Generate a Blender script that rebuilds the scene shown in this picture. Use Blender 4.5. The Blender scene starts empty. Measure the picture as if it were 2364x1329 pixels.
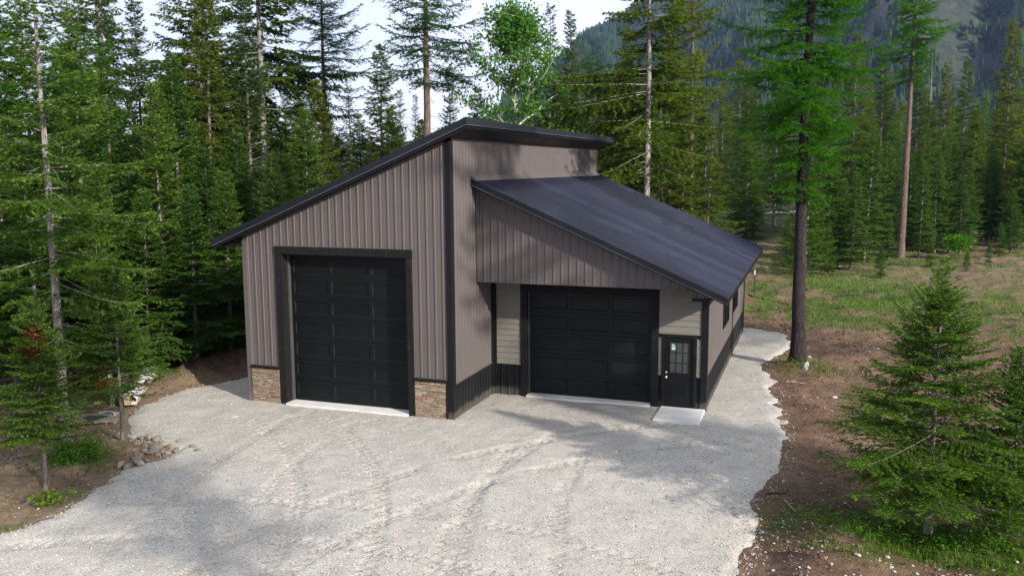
import bpy, math, random
import numpy as np
R = math.radians
rs = np.random.RandomState(7)
random.seed(7)
SC = bpy.context.scene
COL = SC.collection

# ------------------------------------------------------------------ camera, sky, sun, exposure
cam = bpy.data.cameras.new("camera")
cam.sensor_width = 36.0
cam.lens = 36.0 * 2012.2 / 2364.0
cam.clip_start = 0.1
cam.clip_end = 9000
camo = bpy.data.objects.new("camera", cam)
COL.objects.link(camo)
CAM = np.array([9.162, -21.237, 6.848])
YAW, PITCH, ROLL = .338, -.137, -.006
camo.location = CAM
_fw = np.array([-math.sin(YAW)*math.cos(PITCH), math.cos(YAW)*math.cos(PITCH), math.sin(PITCH)])
_r = np.array([math.cos(YAW), math.sin(YAW), 0.])
_u = np.cross(_r, _fw)
_r2 = _r*math.cos(ROLL)+_u*math.sin(ROLL)
_u2 = -_r*math.sin(ROLL)+_u*math.cos(ROLL)
from mathutils import Matrix, Vector
camo.rotation_euler = Matrix(((_r2[0], _u2[0], -_fw[0]), (_r2[1], _u2[1], -_fw[1]), (_r2[2], _u2[2], -_fw[2]))).to_euler()
SC.camera = camo

SUN_DIR = np.array([.894, -.447, .435])          # towards the sun
SUN_DIR = SUN_DIR/np.linalg.norm(SUN_DIR)
EL = math.asin(SUN_DIR[2])
AZ = math.atan2(SUN_DIR[0], SUN_DIR[1])

world = bpy.data.worlds.new("World")
SC.world = world
world.use_nodes = True
wt = world.node_tree
wt.nodes.clear()
wo = wt.nodes.new("ShaderNodeOutputWorld")
bg = wt.nodes.new("ShaderNodeBackground")
sky = wt.nodes.new("ShaderNodeTexSky")
sky.sky_type = 'NISHITA'
sky.sun_disc = False
sky.sun_elevation = EL
sky.sun_rotation = AZ
sky.air_density = 1.0
sky.dust_density = 1.5
sky.ozone_density = 1.0
tc = wt.nodes.new("ShaderNodeTexCoord")
nz = wt.nodes.new("ShaderNodeTexNoise")
nz.inputs["Scale"].default_value = 2.2
nz.inputs["Detail"].default_value = 6
mp = wt.nodes.new("ShaderNodeMapping")
mp.inputs["Scale"].default_value = (1, 1, 3)
cr = wt.nodes.new("ShaderNodeValToRGB")
cr.color_ramp.elements[0].position = .30
cr.color_ramp.elements[0].color = (.45, .45, .45, 1)
cr.color_ramp.elements[1].position = .62
cr.color_ramp.elements[1].color = (.95, .95, .95, 1)
mixw = wt.nodes.new("ShaderNodeMixRGB")
mixw.inputs[2].default_value = (7.7, 8.1, 8.7, 1)
wt.links.new(tc.outputs["Generated"], mp.inputs["Vector"])
wt.links.new(mp.outputs[0], nz.inputs["Vector"])
wt.links.new(nz.outputs["Fac"], cr.inputs[0])
wt.links.new(cr.outputs[0], mixw.inputs[0])
wt.links.new(sky.outputs[0], mixw.inputs[1])
wt.links.new(mixw.outputs[0], bg.inputs[0])
bg.inputs[1].default_value = 0.10
wt.links.new(bg.outputs[0], wo.inputs[0])

sl = bpy.data.lights.new("sun", 'SUN')
sl.energy = 5.0
sl.angle = R(0.9)
sl.color = (1.0, .93, .82)
slo = bpy.data.objects.new("sun", sl)
COL.objects.link(slo)
slo.rotation_euler = Vector(SUN_DIR).to_track_quat('Z', 'Y').to_euler()
slo.location = (60, -40, 60)

SC.view_settings.view_transform = 'Standard'
SC.view_settings.look = 'None'
SC.view_settings.gamma = 1
SC.view_settings.use_curve_mapping = False
SC.view_settings.exposure = 0.80
SC.cycles.max_bounces = 6
SC.cycles.diffuse_bounces = 4
SC.cycles.glossy_bounces = 3
SC.cycles.transmission_bounces = 3
SC.cycles.volume_bounces = 0
SC.cycles.transparent_max_bounces = 8
SC.cycles.caustics_reflective = False
SC.cycles.caustics_refractive = False
SC.cycles.use_denoising = True
SC.cycles.denoiser = 'OPENIMAGEDENOISE'
SC.cycles.denoising_input_passes = 'RGB_ALBEDO_NORMAL'

# ------------------------------------------------------------------ helpers
def tag(o, label=None, cat=None, group=None, kind=None):
    if label: o["label"] = label
    if cat: o["category"] = cat
    if group: o["group"] = group
    if kind: o["kind"] = kind
    return o

def empty(name, loc=(0, 0, 0)):
    o = bpy.data.objects.new(name, None)
    COL.objects.link(o)
    o.location = loc
    o.empty_display_size = .2
    return o

def np_mesh(name, V, F, smooth=False, attrs=None, domain='FACE'):
    """V (n,3); F (m,3) or (m,4) int array"""
    V = np.asarray(V, np.float32)
    F = np.asarray(F, np.int32)
    k = F.shape[1]
    me = bpy.data.meshes.new(name)
    me.vertices.add(len(V))
    me.vertices.foreach_set("co", V.ravel())
    me.loops.add(F.size)
    me.loops.foreach_set("vertex_index", F.ravel())
    me.polygons.add(len(F))
    me.polygons.foreach_set("loop_start", np.arange(0, F.size, k, dtype=np.int32))
    me.polygons.foreach_set("loop_total", np.full(len(F), k, np.int32))
    me.polygons.foreach_set("use_smooth", np.full(len(F), smooth, bool))
    for an, av in (attrs or {}).items():
        a = me.attributes.new(an, 'FLOAT', domain)
        a.data.foreach_set("value", np.asarray(av, np.float32))
    me.update(calc_edges=True)
    return me

def obj(name, me, mat=None, parent=None, loc=(0, 0, 0)):
    o = bpy.data.objects.new(name, me)
    COL.objects.link(o)
    o.location = loc
    if mat is not None and len(me.materials) == 0:
        me.materials.append(mat)
    if parent is not None:
        o.parent = parent
    return o

class MB:
    """collects boxes and prisms into ONE mesh"""
    def __init__(self):
        self.v = []
        self.f = []
    def quad(self, *p):
        n = len(self.v)
        self.v += [tuple(q) for q in p]
        self.f.append(tuple(range(n, n+len(p))))
        return self
    def box(self, x0, x1, y0, y1, z0, z1):
        n = len(self.v)
        self.v += [(x0, y0, z0), (x1, y0, z0), (x1, y1, z0), (x0, y1, z0), (x0, y0, z1), (x1, y0, z1), (x1, y1, z1), (x0, y1, z1)]
        for f in ((0, 3, 2, 1), (4, 5, 6, 7), (0, 1, 5, 4), (1, 2, 6, 5), (2, 3, 7, 6), (3, 0, 4, 7)):
            self.f.append(tuple(n+i for i in f))
        return self
    def prism(self, pts0, pts1):
        """two matching polygons joined by side faces"""
        n = len(self.v)
        k = len(pts0)
        self.v += [tuple(p) for p in pts0]+[tuple(p) for p in pts1]
        self.f.append(tuple(range(n+k-1, n-1, -1)))
        self.f.append(tuple(range(n+k, n+2*k)))
        for i in range(k):
            j = (i+1) % k
            self.f.append((n+i, n+j, n+k+j, n+k+i))
        return self
    def tube(self, pts, rad, seg=8):
        P = [Vector(p) for p in pts]
        n0 = len(self.v)
        for i, p in enumerate(P):
            d = (P[min(i+1, len(P)-1)]-P[max(i-1, 0)]).normalized()
            a = d.orthogonal().normalized()
            b = d.cross(a)
            rr = rad[i] if hasattr(rad, '__len__') else rad
            for s in range(seg):
                t = 2*math.pi*s/seg
                self.v.append(tuple(p+(a*math.cos(t)+b*math.sin(t))*rr))
        for i in range(len(P)-1):
            for s in range(seg):
                s2 = (s+1) % seg
                self.f.append((n0+i*seg+s, n0+i*seg+s2, n0+(i+1)*seg+s2, n0+(i+1)*seg+s))
        self.f.append(tuple(n0+s for s in range(seg-1, -1, -1)))
        self.f.append(tuple(n0+(len(P)-1)*seg+s for s in range(seg)))
        return self
    def mesh(self, name, bevel=0):
        me = bpy.data.meshes.new(name)
        me.from_pydata(self.v, [], self.f)
        me.update()
        if bevel:
            import bmesh
            bm = bmesh.new()
            bm.from_mesh(me)
            bmesh.ops.recalc_face_normals(bm, faces=bm.faces)
            bmesh.ops.bevel(bm, geom=[e for e in bm.edges if e.calc_face_angle(0) > .5], offset=bevel, segments=1, affect='EDGES', profile=.5)
            bm.to_mesh(me)
            bm.free()
        return me
    def build(self, name, mat, parent=None, bevel=0):
        return obj(name, self.mesh(name, bevel), mat, parent)

# value noise -------------------------------------------------------
def _hash(ix, iy, seed):
    h = (ix.astype(np.int64)*374761393 + iy.astype(np.int64)*668265263 + seed*1442695041) & 0xffffffff
    h = ((h ^ (h >> 13))*1274126177) & 0xffffffff
    h = h ^ (h >> 16)
    return (h & 0xffffff)/float(0xffffff)
def vnoise(x, y, seed=0):
    x = np.asarray(x, float); y = np.asarray(y, float)
    ix = np.floor(x); iy = np.floor(y)
    fx = x-ix; fy = y-iy
    fx = fx*fx*(3-2*fx); fy = fy*fy*(3-2*fy)
    a = _hash(ix, iy, seed); b = _hash(ix+1, iy, seed); c = _hash(ix, iy+1, seed); d = _hash(ix+1, iy+1, seed)
    return a+(b-a)*fx+(c-a)*fy+(a-b-c+d)*fx*fy
def fbm(x, y, seed=0, oct=4):
    s = 0.; a = .5; t = 0.
    for o in range(oct):
        s = s+a*vnoise(x*2**o, y*2**o, seed+o*17); t += a; a *= .5
    return s/t
def sstep(a, b, x):
    t = np.clip((np.asarray(x, float)-a)/(b-a), 0, 1)
    return t*t*(3-2*t)

def sdf_poly(poly, x, y):
    """signed distance, positive inside"""
    P = np.asarray(poly, float)
    Q = np.roll(P, -1, 0)
    x = np.asarray(x, float); y = np.asarray(y, float)
    dmin = np.full(x.shape, 1e9)
    inside = np.zeros(x.shape, bool)
    for (ax, ay), (bx, by) in zip(P, Q):
        dx, dy = bx-ax, by-ay
        t = np.clip(((x-ax)*dx+(y-ay)*dy)/(dx*dx+dy*dy+1e-12), 0, 1)
        dmin = np.minimum(dmin, np.hypot(x-ax-t*dx, y-ay-t*dy))
        if ay != by:
            c = ((ay > y) != (by > y)) & (x < dx*(y-ay)/dy+ax)
            inside ^= c
    return np.where(inside, dmin, -dmin)

# ------------------------------------------------------------------ materials
def mat(name):
    m = bpy.data.materials.new(name)
    m.use_nodes = True
    nt = m.node_tree
    b = nt.nodes["Principled BSDF"]
    return m, nt, b
def N(nt, t, **kw):
    n = nt.nodes.new(t)
    for k, v in kw.items():
        if k in n.inputs: n.inputs[k].default_value = v
        else: setattr(n, k, v)
    return n
def ramp(nt, fac, stops):
    r = nt.nodes.new("ShaderNodeValToRGB")
    e = r.color_ramp.elements
    while len(e) < len(stops): e.new(.5)
    for i, (p, c) in enumerate(stops):
        e[i].position = p
        e[i].color = (*c, 1)
    nt.links.new(fac, r.inputs[0])
    return r.outputs[0]
def mixc(nt, fac, a, b, blend='MIX'):
    m = nt.nodes.new("ShaderNodeMixRGB")
    m.blend_type = blend
    for i, v in ((0, fac), (1, a), (2, b)):
        if hasattr(v, 'node'): nt.links.new(v, m.inputs[i])
        elif i == 0: m.inputs[0].default_value = v
        else: m.inputs[i].default_value = (*v, 1)
    return m.outputs[0]
def mathn(nt, op, a, b=0.5):
    m = nt.nodes.new("ShaderNodeMath"); m.operation = op
    for i, v in ((0, a), (1, b)):
        if hasattr(v, 'node'): nt.links.new(v, m.inputs[i])
        else: m.inputs[i].default_value = v
    return m.outputs[0]
def objco(nt, scale=(1, 1, 1)):
    t = nt.nodes.new("ShaderNodeTexCoord")
    mpn = nt.nodes.new("ShaderNodeMapping")
    mpn.inputs["Scale"].default_value = scale
    nt.links.new(t.outputs["Object"], mpn.inputs[0])
    return mpn.outputs[0]
def noise(nt, vec, scale, detail=4, rough=.55):
    n = N(nt, "ShaderNodeTexNoise", Scale=scale, Detail=detail, Roughness=rough)
    nt.links.new(vec, n.inputs["Vector"])
    return n.outputs["Fac"]
def voro(nt, vec, scale, out="Color", feature='F1'):
    n = N(nt, "ShaderNodeTexVoronoi", Scale=scale)
    n.feature = feature
    nt.links.new(vec, n.inputs["Vector"])
    return n.outputs[out]
def bump(nt, b, h, strength=.3, dist=.02, normal=None):
    n = N(nt, "ShaderNodeBump", Strength=strength, Distance=dist)
    nt.links.new(h, n.inputs["Height"])
    if normal is not None: nt.links.new(normal, n.inputs["Normal"])
    nt.links.new(n.outputs[0], b.inputs["Normal"])
    return n.outputs[0]

def metal_paint(name, col, rough=.42, var=.12, spec=.5, streak=True):
    m, nt, b = mat(name)
    v = objco(nt)
    n1 = noise(nt, v, 1.3, 5)
    n2 = noise(nt, objco(nt, (8, 8, .5)), 1.5, 4)
    f = mathn(nt, 'ADD', mathn(nt, 'MULTIPLY', n1, .6), mathn(nt, 'MULTIPLY', n2, .4))
    c0 = tuple(c*(1-var) for c in col); c1 = tuple(c*(1+var) for c in col)
    sp = N(nt, "ShaderNodeSeparateXYZ"); nt.links.new(v, sp.inputs[0])
    low = ramp(nt, mathn(nt, 'ADD', sp.outputs[2], mathn(nt, 'MULTIPLY', noise(nt, v, 4, 4), -.35)), [(.0, (.20, .20, .20)), (.14, (0, 0, 0))])
    dusty = low if name in ("taupe_steel", "black_steel") else 0.0
    nt.links.new(mixc(nt, dusty, ramp(nt, f, [(.3, c0), (.7, c1)]), (.26, .235, .20)), b.inputs["Base Color"])
    nt.links.new(ramp(nt, n1, [(.3, (rough-.06,)*3), (.7, (rough+.08,)*3)]), b.inputs["Roughness"])
    b.inputs["Specular IOR Level"].default_value = spec
    return m

M = {}
M['taupe'] = metal_paint("taupe_steel", (.097, .083, .0815), .45, .05, .22)
M['black'] = metal_paint("black_steel", (.006, .0065, .008), .48, .25, .2)
M['roofing'] = metal_paint("black_roofing", (.014, .016, .030), .24, .02, .6)
_nt = M['roofing'].node_tree
_b = _nt.nodes["Principled BSDF"]
_oi = N(_nt, "ShaderNodeObjectInfo")
_nt.links.new(ramp(_nt, _oi.outputs["Random"], [(0, (.011, .013, .030)), (.5, (.015, .017, .038)), (1, (.019, .022, .045))]), _b.inputs["Base Color"])
_nt.links.new(mathn(_nt, 'ADD', mathn(_nt, 'MULTIPLY', _oi.outputs["Random"], .08), .20), _b.inputs["Roughness"])
M['rooftrim'] = metal_paint("black_roof_trim", (.007, .008, .012), .35, .1, .35)
M['door'] = metal_paint("black_door", (.0045, .0056, .0062), .44, .12, .2)
M['gasket'] = metal_paint("grey_gasket", (.045, .044, .043), .7, .2)
M['steelknob'] = metal_paint("satin_nickel", (.62, .60, .56), .28, .05)
M['steelknob'].node_tree.nodes["Principled BSDF"].inputs["Metallic"].default_value = .9
M['whitepaint'] = metal_paint("white_paint", (.72, .72, .70), .5, .05)

def wood_black():
    m, nt, b = mat("black_stained_wood")
    v = objco(nt, (14, 14, 1.2))
    g = noise(nt, v, 3, 6, .6)
    k = noise(nt, objco(nt), 5, 3)
    c = ramp(nt, g, [(.25, (.006, .0055, .006)), (.55, (.012, .011, .011)), (.8, (.026, .022, .021))])
    c = mixc(nt, mathn(nt, 'MULTIPLY', mathn(nt, 'GREATER_THAN', k, .66), .4), c, (.05, .04, .035))
    nt.links.new(c, b.inputs["Base Color"])
    b.inputs["Roughness"].default_value = .7
    b.inputs["Specular IOR Level"].default_value = .12
    bump(nt, b, g, .3, .006)
    return m
M['trimwood'] = wood_black()

def glass_dark():
    m, nt, b = mat("dark_window_glass")
    n = noise(nt, objco(nt), 2.0, 2)
    nt.links.new(ramp(nt, n, [(.3, (.008, .009, .010)), (.7, (.018, .020, .020))]), b.inputs["Base Color"])
    b.inputs["Roughness"].default_value = .04
    b.inputs["Specular IOR Level"].default_value = .12
    bump(nt, b, noise(nt, objco(nt), 1.4, 1), .05, .02)
    return m
M['glass'] = glass_dark()
def frosted():
    m, nt, b = mat("obscured_door_glass")
    n = noise(nt, objco(nt), 45, 3)
    nt.links.new(ramp(nt, n, [(.3, (.035, .038, .038)), (.7, (.06, .064, .062))]), b.inputs["Base Color"])
    b.inputs["Roughness"].default_value = .22
    bump(nt, b, n, .2, .004)
    return m
M['frost'] = frosted()

def siding_mat():
    m, nt, b = mat("khaki_lap_siding")
    v = objco(nt, (1.2, 1.2, 16))
    g = noise(nt, v, 5, 6, .62)
    oi = N(nt, "ShaderNodeObjectInfo")
    c = ramp(nt, g, [(.3, (.135, .125, .105)), (.6, (.18, .168, .142)), (.8, (.22, .205, .175))])
    c = mixc(nt, mathn(nt, 'MULTIPLY', oi.outputs["Random"], .22), c, (.15, .12, .088))
    nt.links.new(c, b.inputs["Base Color"])
    b.inputs["Roughness"].default_value = .75
    bump(nt, b, g, .35, .006)
    return m
M['siding'] = siding_mat()

def stone_mat(name, stops, scale=14):
    m, nt, b = mat(name)
    v = objco(nt)
    oi = N(nt, "ShaderNodeObjectInfo")
    g = noise(nt, v, scale, 5, .65)
    c = ramp(nt, oi.outputs["Random"], stops)
    c2 = mixc(nt, 1.0, c, ramp(nt, g, [(.25, (.6, .58, .56)), (.75, (1.25, 1.22, 1.2))]), 'MULTIPLY')
    nt.links.new(c2, b.inputs["Base Color"])
    b.inputs["Roughness"].default_value = .85
    bump(nt, b, noise(nt, v, scale*3, 5, .7), .5, .01)
    return m
M['ledge'] = stone_mat("ledgestone", [(0, (.22, .17, .12)), (.18, (.30, .25, .18)), (.34, (.17, .12, .09)), (.5, (.34, .29, .22)), (.62, (.25, .13, .075)), (.76, (.24, .22, .19)), (.88, (.37, .31, .22)), (1, (.20, .10, .06))])
M['rock'] = stone_mat("field_rock", [(0, (.19, .155, .115)), (.3, (.27, .225, .17)), (.55, (.18, .162, .148)), (.75, (.25, .19, .135)), (1, (.31, .28, .24))], 9)
M['paleRock'] = stone_mat("pale_rock", [(0, (.36, .345, .32)), (1, (.50, .48, .45))], 12)

def concrete():
    m, nt, b = mat("new_concrete")
    v = objco(nt)
    g = noise(nt, v, 3, 6, .6)
    f = noise(nt, v, 120, 2)
    nt.links.new(mixc(nt, .25, ramp(nt, g, [(.3, (.52, .51, .49)), (.7, (.66, .65, .635))]), ramp(nt, f, [(.35, (.4, .4, .39)), (.65, (.72, .71, .70))])), b.inputs["Base Color"])
    b.inputs["Roughness"].default_value = .85
    bump(nt, b, f, .15, .004)
    return m
M['concrete'] = concrete()

def gravel_mat():
    m, nt, b = mat("crushed_limestone")
    v = objco(nt)
    c1 = voro(nt, v, 36)
    d1 = voro(nt, v, 36, "Distance")
    c2 = voro(nt, v, 52)
    d2 = voro(nt, v, 52, "Distance")
    sep = N(nt, "ShaderNodeSeparateColor"); nt.links.new(c1, sep.inputs[0])
    sep2 = N(nt, "ShaderNodeSeparateColor"); nt.links.new(c2, sep2.inputs[0])
    f = mathn(nt, 'ADD', mathn(nt, 'MULTIPLY', sep.outputs[0], .6), mathn(nt, 'MULTIPLY', sep2.outputs[1], .4))
    st = ramp(nt, f, [(.12, (.17, .160, .145)), (.4, (.335, .316, .287)), (.68, (.44, .416, .380)), (.9, (.58, .552, .51))])
    big = noise(nt, v, .35, 5, .6)
    st = mixc(nt, mathn(nt, 'MULTIPLY', ramp(nt, big, [(.42, (0, 0, 0)), (.68, (1, 1, 1))]), .34), st, (.44, .375, .305))
    fine = noise(nt, v, 1.6, 4)
    st = mixc(nt, .42, st, ramp(nt, fine, [(.3, (.30, .285, .262)), (.7, (.50, .476, .440))]))
    at = N(nt, "ShaderNodeAttribute", attribute_name="track")
    st = mixc(nt, mathn(nt, 'MULTIPLY', at.outputs["Fac"], .30), st, (.29, .265, .23))
    lane = noise(nt, objco(nt, (.9, .22, 1)), .8, 5, .6)
    st = mixc(nt, ramp(nt, lane, [(.52, (0, 0, 0)), (.72, (.26, .26, .26))]), st, (.36, .33, .29))
    nt.links.new(st, b.inputs["Base Color"])
    b.inputs["Roughness"].default_value = .9
    b.inputs["Specular IOR Level"].default_value = .25
    h = mathn(nt, 'ADD', mathn(nt, 'MULTIPLY', d1, -1), mathn(nt, 'MULTIPLY', d2, -.5))
    bump(nt, b, h, .5, .025)
    return m
M['gravel'] = gravel_mat()
def chip_mat():
    m, nt, b = mat("limestone_chips")
    a = N(nt, "ShaderNodeAttribute", attribute_name="tone")
    nt.links.new(ramp(nt, a.outputs["Fac"], [(0, (.18, .170, .156)), (.5, (.32, .303, .277)), (1, (.46, .438, .405))]), b.inputs["Base Color"])
    b.inputs["Roughness"].default_value = .85
    return m
M['chips'] = chip_mat()

def ground_mat():
    m, nt, b = mat("forest_soil")
    v = objco(nt)
    ag = N(nt, "ShaderNodeAttribute", attribute_name="grass")
    ad = N(nt, "ShaderNodeAttribute", attribute_name="duff")
    n1 = noise(nt, v, .5, 6, .65)
    n2 = noise(nt, v, 5, 6, .7)
    n3 = noise(nt, v, 28, 4, .7)
    f = mathn(nt, 'ADD', mathn(nt, 'MULTIPLY', n1, .45), mathn(nt, 'ADD', mathn(nt, 'MULTIPLY', n2, .35), mathn(nt, 'MULTIPLY', n3, .2)))
    soil = ramp(nt, f, [(.34, (.044, .026, .018)), (.47, (.110, .067, .045)), (.57, (.178, .115, .078)), (.70, (.28, .20, .145))])
    tan = ramp(nt, n2, [(.3, (.13, .095, .06)), (.7, (.27, .205, .135))])
    at = N(nt, "ShaderNodeAttribute", attribute_name="tan")
    soil = mixc(nt, at.outputs["Fac"], soil, tan)
    duff = ramp(nt, n2, [(.3, (.022, .017, .011)), (.55, (.048, .036, .022)), (.75, (.085, .062, .036))])
    soil = mixc(nt, ad.outputs["Fac"], soil, duff)
    pale = mathn(nt, 'MULTIPLY', mathn(nt, 'GREATER_THAN', noise(nt, v, 18, 2), .69), .55)
    soil = mixc(nt, pale, soil, (.30, .27, .23))
    green = ramp(nt, n3, [(.3, (.032, .062, .012)), (.6, (.072, .125, .02)), (.8, (.14, .165, .045))])
    gm = mathn(nt, 'MULTIPLY', ag.outputs["Fac"], ramp(nt, n2, [(.35, (.25, .25, .25)), (.6, (1, 1, 1))]))
    nt.links.new(mixc(nt, gm, soil, green), b.inputs["Base Color"])
    b.inputs["Roughness"].default_value = .95
    b.inputs["Specular IOR Level"].default_value = .15
    h = mathn(nt, 'ADD', mathn(nt, 'MULTIPLY', n2, .6), mathn(nt, 'MULTIPLY', n3, .35))
    bump(nt, b, h, .9, .09)
    return m
M['ground'] = ground_mat()

def leaf_mat(name, dark, mid, light, trans=.28, var=.25):
    m, nt, b = mat(name)
    a = N(nt, "ShaderNodeAttribute", attribute_name="tone")
    oi = N(nt, "ShaderNodeObjectInfo")
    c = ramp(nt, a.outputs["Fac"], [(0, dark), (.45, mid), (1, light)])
    hs = N(nt, "ShaderNodeHueSaturation")
    nt.links.new(c, hs.inputs["Color"])
    nt.links.new(mathn(nt, 'ADD', mathn(nt, 'MULTIPLY', oi.outputs["Random"], .035), .486), hs.inputs["Hue"])
    nt.links.new(mathn(nt, 'ADD', mathn(nt, 'MULTIPLY', oi.outputs["Random"], -var*1.3), 1+var*.65), hs.inputs["Value"])
    nt.links.new(hs.outputs[0], b.inputs["Base Color"])
    b.inputs["Roughness"].default_value = .6
    b.inputs["Specular IOR Level"].default_value = .1
    hs.inputs["Saturation"].default_value = 1.08
    tr = N(nt, "ShaderNodeBsdfTranslucent")
    nt.links.new(mixc(nt, 1.0, hs.outputs[0], (1.25, 1.35, .7), 'MULTIPLY'), tr.inputs[0])
    mx = N(nt, "ShaderNodeMixShader", Fac=trans)
    out = nt.nodes["Material Output"]
    nt.links.new(b.outputs[0], mx.inputs[1])
    nt.links.new(tr.outputs[0], mx.inputs[2])
    nt.links.new(mx.outputs[0], out.inputs[0])
    return m
M['fir'] = leaf_mat("fir_needles", (.028, .060, .015), (.082, .152, .030), (.25, .34, .075), .5)
M['firR'] = leaf_mat("soft_green_needles", (.022, .056, .013), (.068, .145, .025), (.20, .31, .055), .5)
M['spruce'] = leaf_mat("spruce_needles", (.018, .038, .015), (.050, .086, .026), (.11, .155, .048), .32)
M['doug'] = leaf_mat("olive_needles", (.038, .062, .014), (.105, .142, .025), (.24, .25, .05), .5)
M['larch'] = leaf_mat("larch_needles", (.028, .080, .011), (.075, .185, .018), (.16, .29, .04), .4)
M['larchfar'] = leaf_mat("bluish_larch_needles", (.016, .048, .022), (.042, .105, .042), (.09, .17, .07), .4)
M['yfir'] = leaf_mat("yellow_green_needles", (.035, .080, .012), (.090, .170, .022), (.17, .27, .04), .4)
M['broad'] = leaf_mat("broad_leaves", (.03, .08, .015), (.075, .165, .025), (.15, .27, .045), .4)
M['grass'] = leaf_mat("grass_blades", (.035, .070, .012), (.085, .160, .022), (.19, .25, .05), .35, 0)
M['rust'] = leaf_mat("dead_red_needles", (.08, .022, .010), (.15, .045, .018), (.21, .08, .03), .2)

def bark(name, dark, mid, light, vs=1.6, sc=9):
    m, nt, b = mat(name)
    v = objco(nt, (1, 1, .22))
    g = noise(nt, v, sc, 6, .65)
    vo = voro(nt, objco(nt, (1, 1, .16)), sc*1.5, "Distance", 'DISTANCE_TO_EDGE')
    big = noise(nt, objco(nt), 1.2, 4)
    c = ramp(nt, g, [(.3, dark), (.5, mid), (.72, light)])
    c = mixc(nt, ramp(nt, vo, [(0, (.75, .75, .75)), (.12, (0, 0, 0))]), c, dark)
    c = mixc(nt, mathn(nt, 'MULTIPLY', big, .35), c, light)
    nt.links.new(c, b.inputs["Base Color"])
    b.inputs["Roughness"].default_value = .92
    b.inputs["Specular IOR Level"].default_value = .2
    bump(nt, b, mathn(nt, 'ADD', g, mathn(nt, 'MINIMUM', vo, .15)), 1.0, .07)
    return m
M['bark'] = bark("grey_bark", (.055, .045, .040), (.145, .125, .11), (.27, .245, .22))
M['barkpale'] = bark("pale_bark", (.10, .09, .08), (.25, .23, .205), (.40, .38, .35))
M['barkdark'] = bark("dark_larch_bark", (.008, .006, .006), (.026, .020, .020), (.075, .061, .058), 1.6, 15)
M['barkred'] = bark("reddish_pine_bark", (.038, .027, .022), (.115, .082, .065), (.22, .17, .14))
M['barkwhite'] = bark("white_bark", (.16, .15, .13), (.52, .50, .45), (.68, .66, .62), 1.6, 5)

# ------------------------------------------------------------------ ground
GRAVEL = [(-7.4, -13.6), (-5.4, -10.2), (-4.95, -9.2), (-4.93, -8.39), (-5.24, -7.11), (-5.58, -5.93), (-5.35, -5.0), (-5.61, -4.29), (-6.7, -4.15),
          (-7.45, -3.85), (-8.15, -3.1), (-8.61, -2.49), (-9.1, -1.5), (-9.3, -.5), (-9.3, .4), (-9.15, 1.1), (-8.75, 1.7), (-8.6, 2.6), (-8.3, 5), (-8.1, 9), (-8.0, 17), (-2, 18),
          (6.28, 16.7), (7.11, 16.5), (8.0, 15.6), (8.2, 14.4), (8.18, 13.2), (8.01, 11.84), (7.69, 10.73), (7.5, 9.44), (7.8, 7.27), (8.21, 4.17),
          (8.48, 1.86), (8.54, -.13), (8.43, -1.43), (8.18, -2.64), (7.97, -3.8), (8.08, -5.03), (8.1, -5.62), (8.0, -6.6), (8.15, -8), (9, -11), (11, -16), (15, -24), (12, -40), (-3, -40), (-5, -24), (-9, -18)]

def grass_density(x, y):
    x = np.asarray(x, float); y = np.asarray(y, float)
    n = fbm(x*.35+3, y*.35, 11, 4)
    n2 = fbm(x*1.3, y*1.3, 12, 3)
    field = sstep(15.5, 21, y-.15*(x-8)+2.5*(n-.5)*2)*sstep(4, 7, x)*sstep(.44, .61, .5*n+.5*n2+.07*sstep(70, 30, y))
    field = field*(1-.85*np.exp(-(((x-18)/6)**2+((y-37)/5)**2)))*(1-.7*np.exp(-(((x-22)/9)**2+((y-62)/6)**2)))
    strip = .75*sstep(6.4, 6.9, x)*sstep(16.9, 18.5, y)*sstep(31, 26, y)*sstep(.36, .5, n2)
    br = np.exp(-(((x-11.2)/2.7)**2+((y+4.45)/.85)**2)**2)*sstep(.30, .46, n2)
    br = np.maximum(br, .5*np.exp(-(((x-9.9)/1.0)**2+((y+5.6)/.5)**2)**2)*sstep(.38, .5, n2))
    br = np.maximum(br, .55*np.exp(-(((x-12.3)/1.0)**2+((y+5.4)/.45)**2)**2)*sstep(.42, .5, n2))
    lb = np.exp(-(((x+7.35)/.8)**2+((y+5.75)/.5)**2)**2)*sstep(.33, .5, n2)
    lb = np.maximum(lb, .6*np.exp(-(((x+5.9)/.5)**2+((y+7.6)/.5)**2))*sstep(.35, .5, n2))
    lb = np.maximum(lb, .5*np.exp(-(((x+5.45)/.35)**2+((y+9.3)/.3)**2)))
    base = .7*np.exp(-(((x-8.9)/1.0)**2+((y-9.2)/.9)**2))*sstep(.4, .55, n2)
    und = .8*sstep(-9.5, -11, x)*sstep(4.3, 6, y+.3*(x+11))*sstep(12, 8, y)*sstep(.3, .5, n2)
    back = .55*sstep(70, 85, y)*sstep(.35, .55, n2)
    return np.clip(np.maximum.reduce([field, strip, br, lb, base, und, back]), 0, 1)

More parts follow.
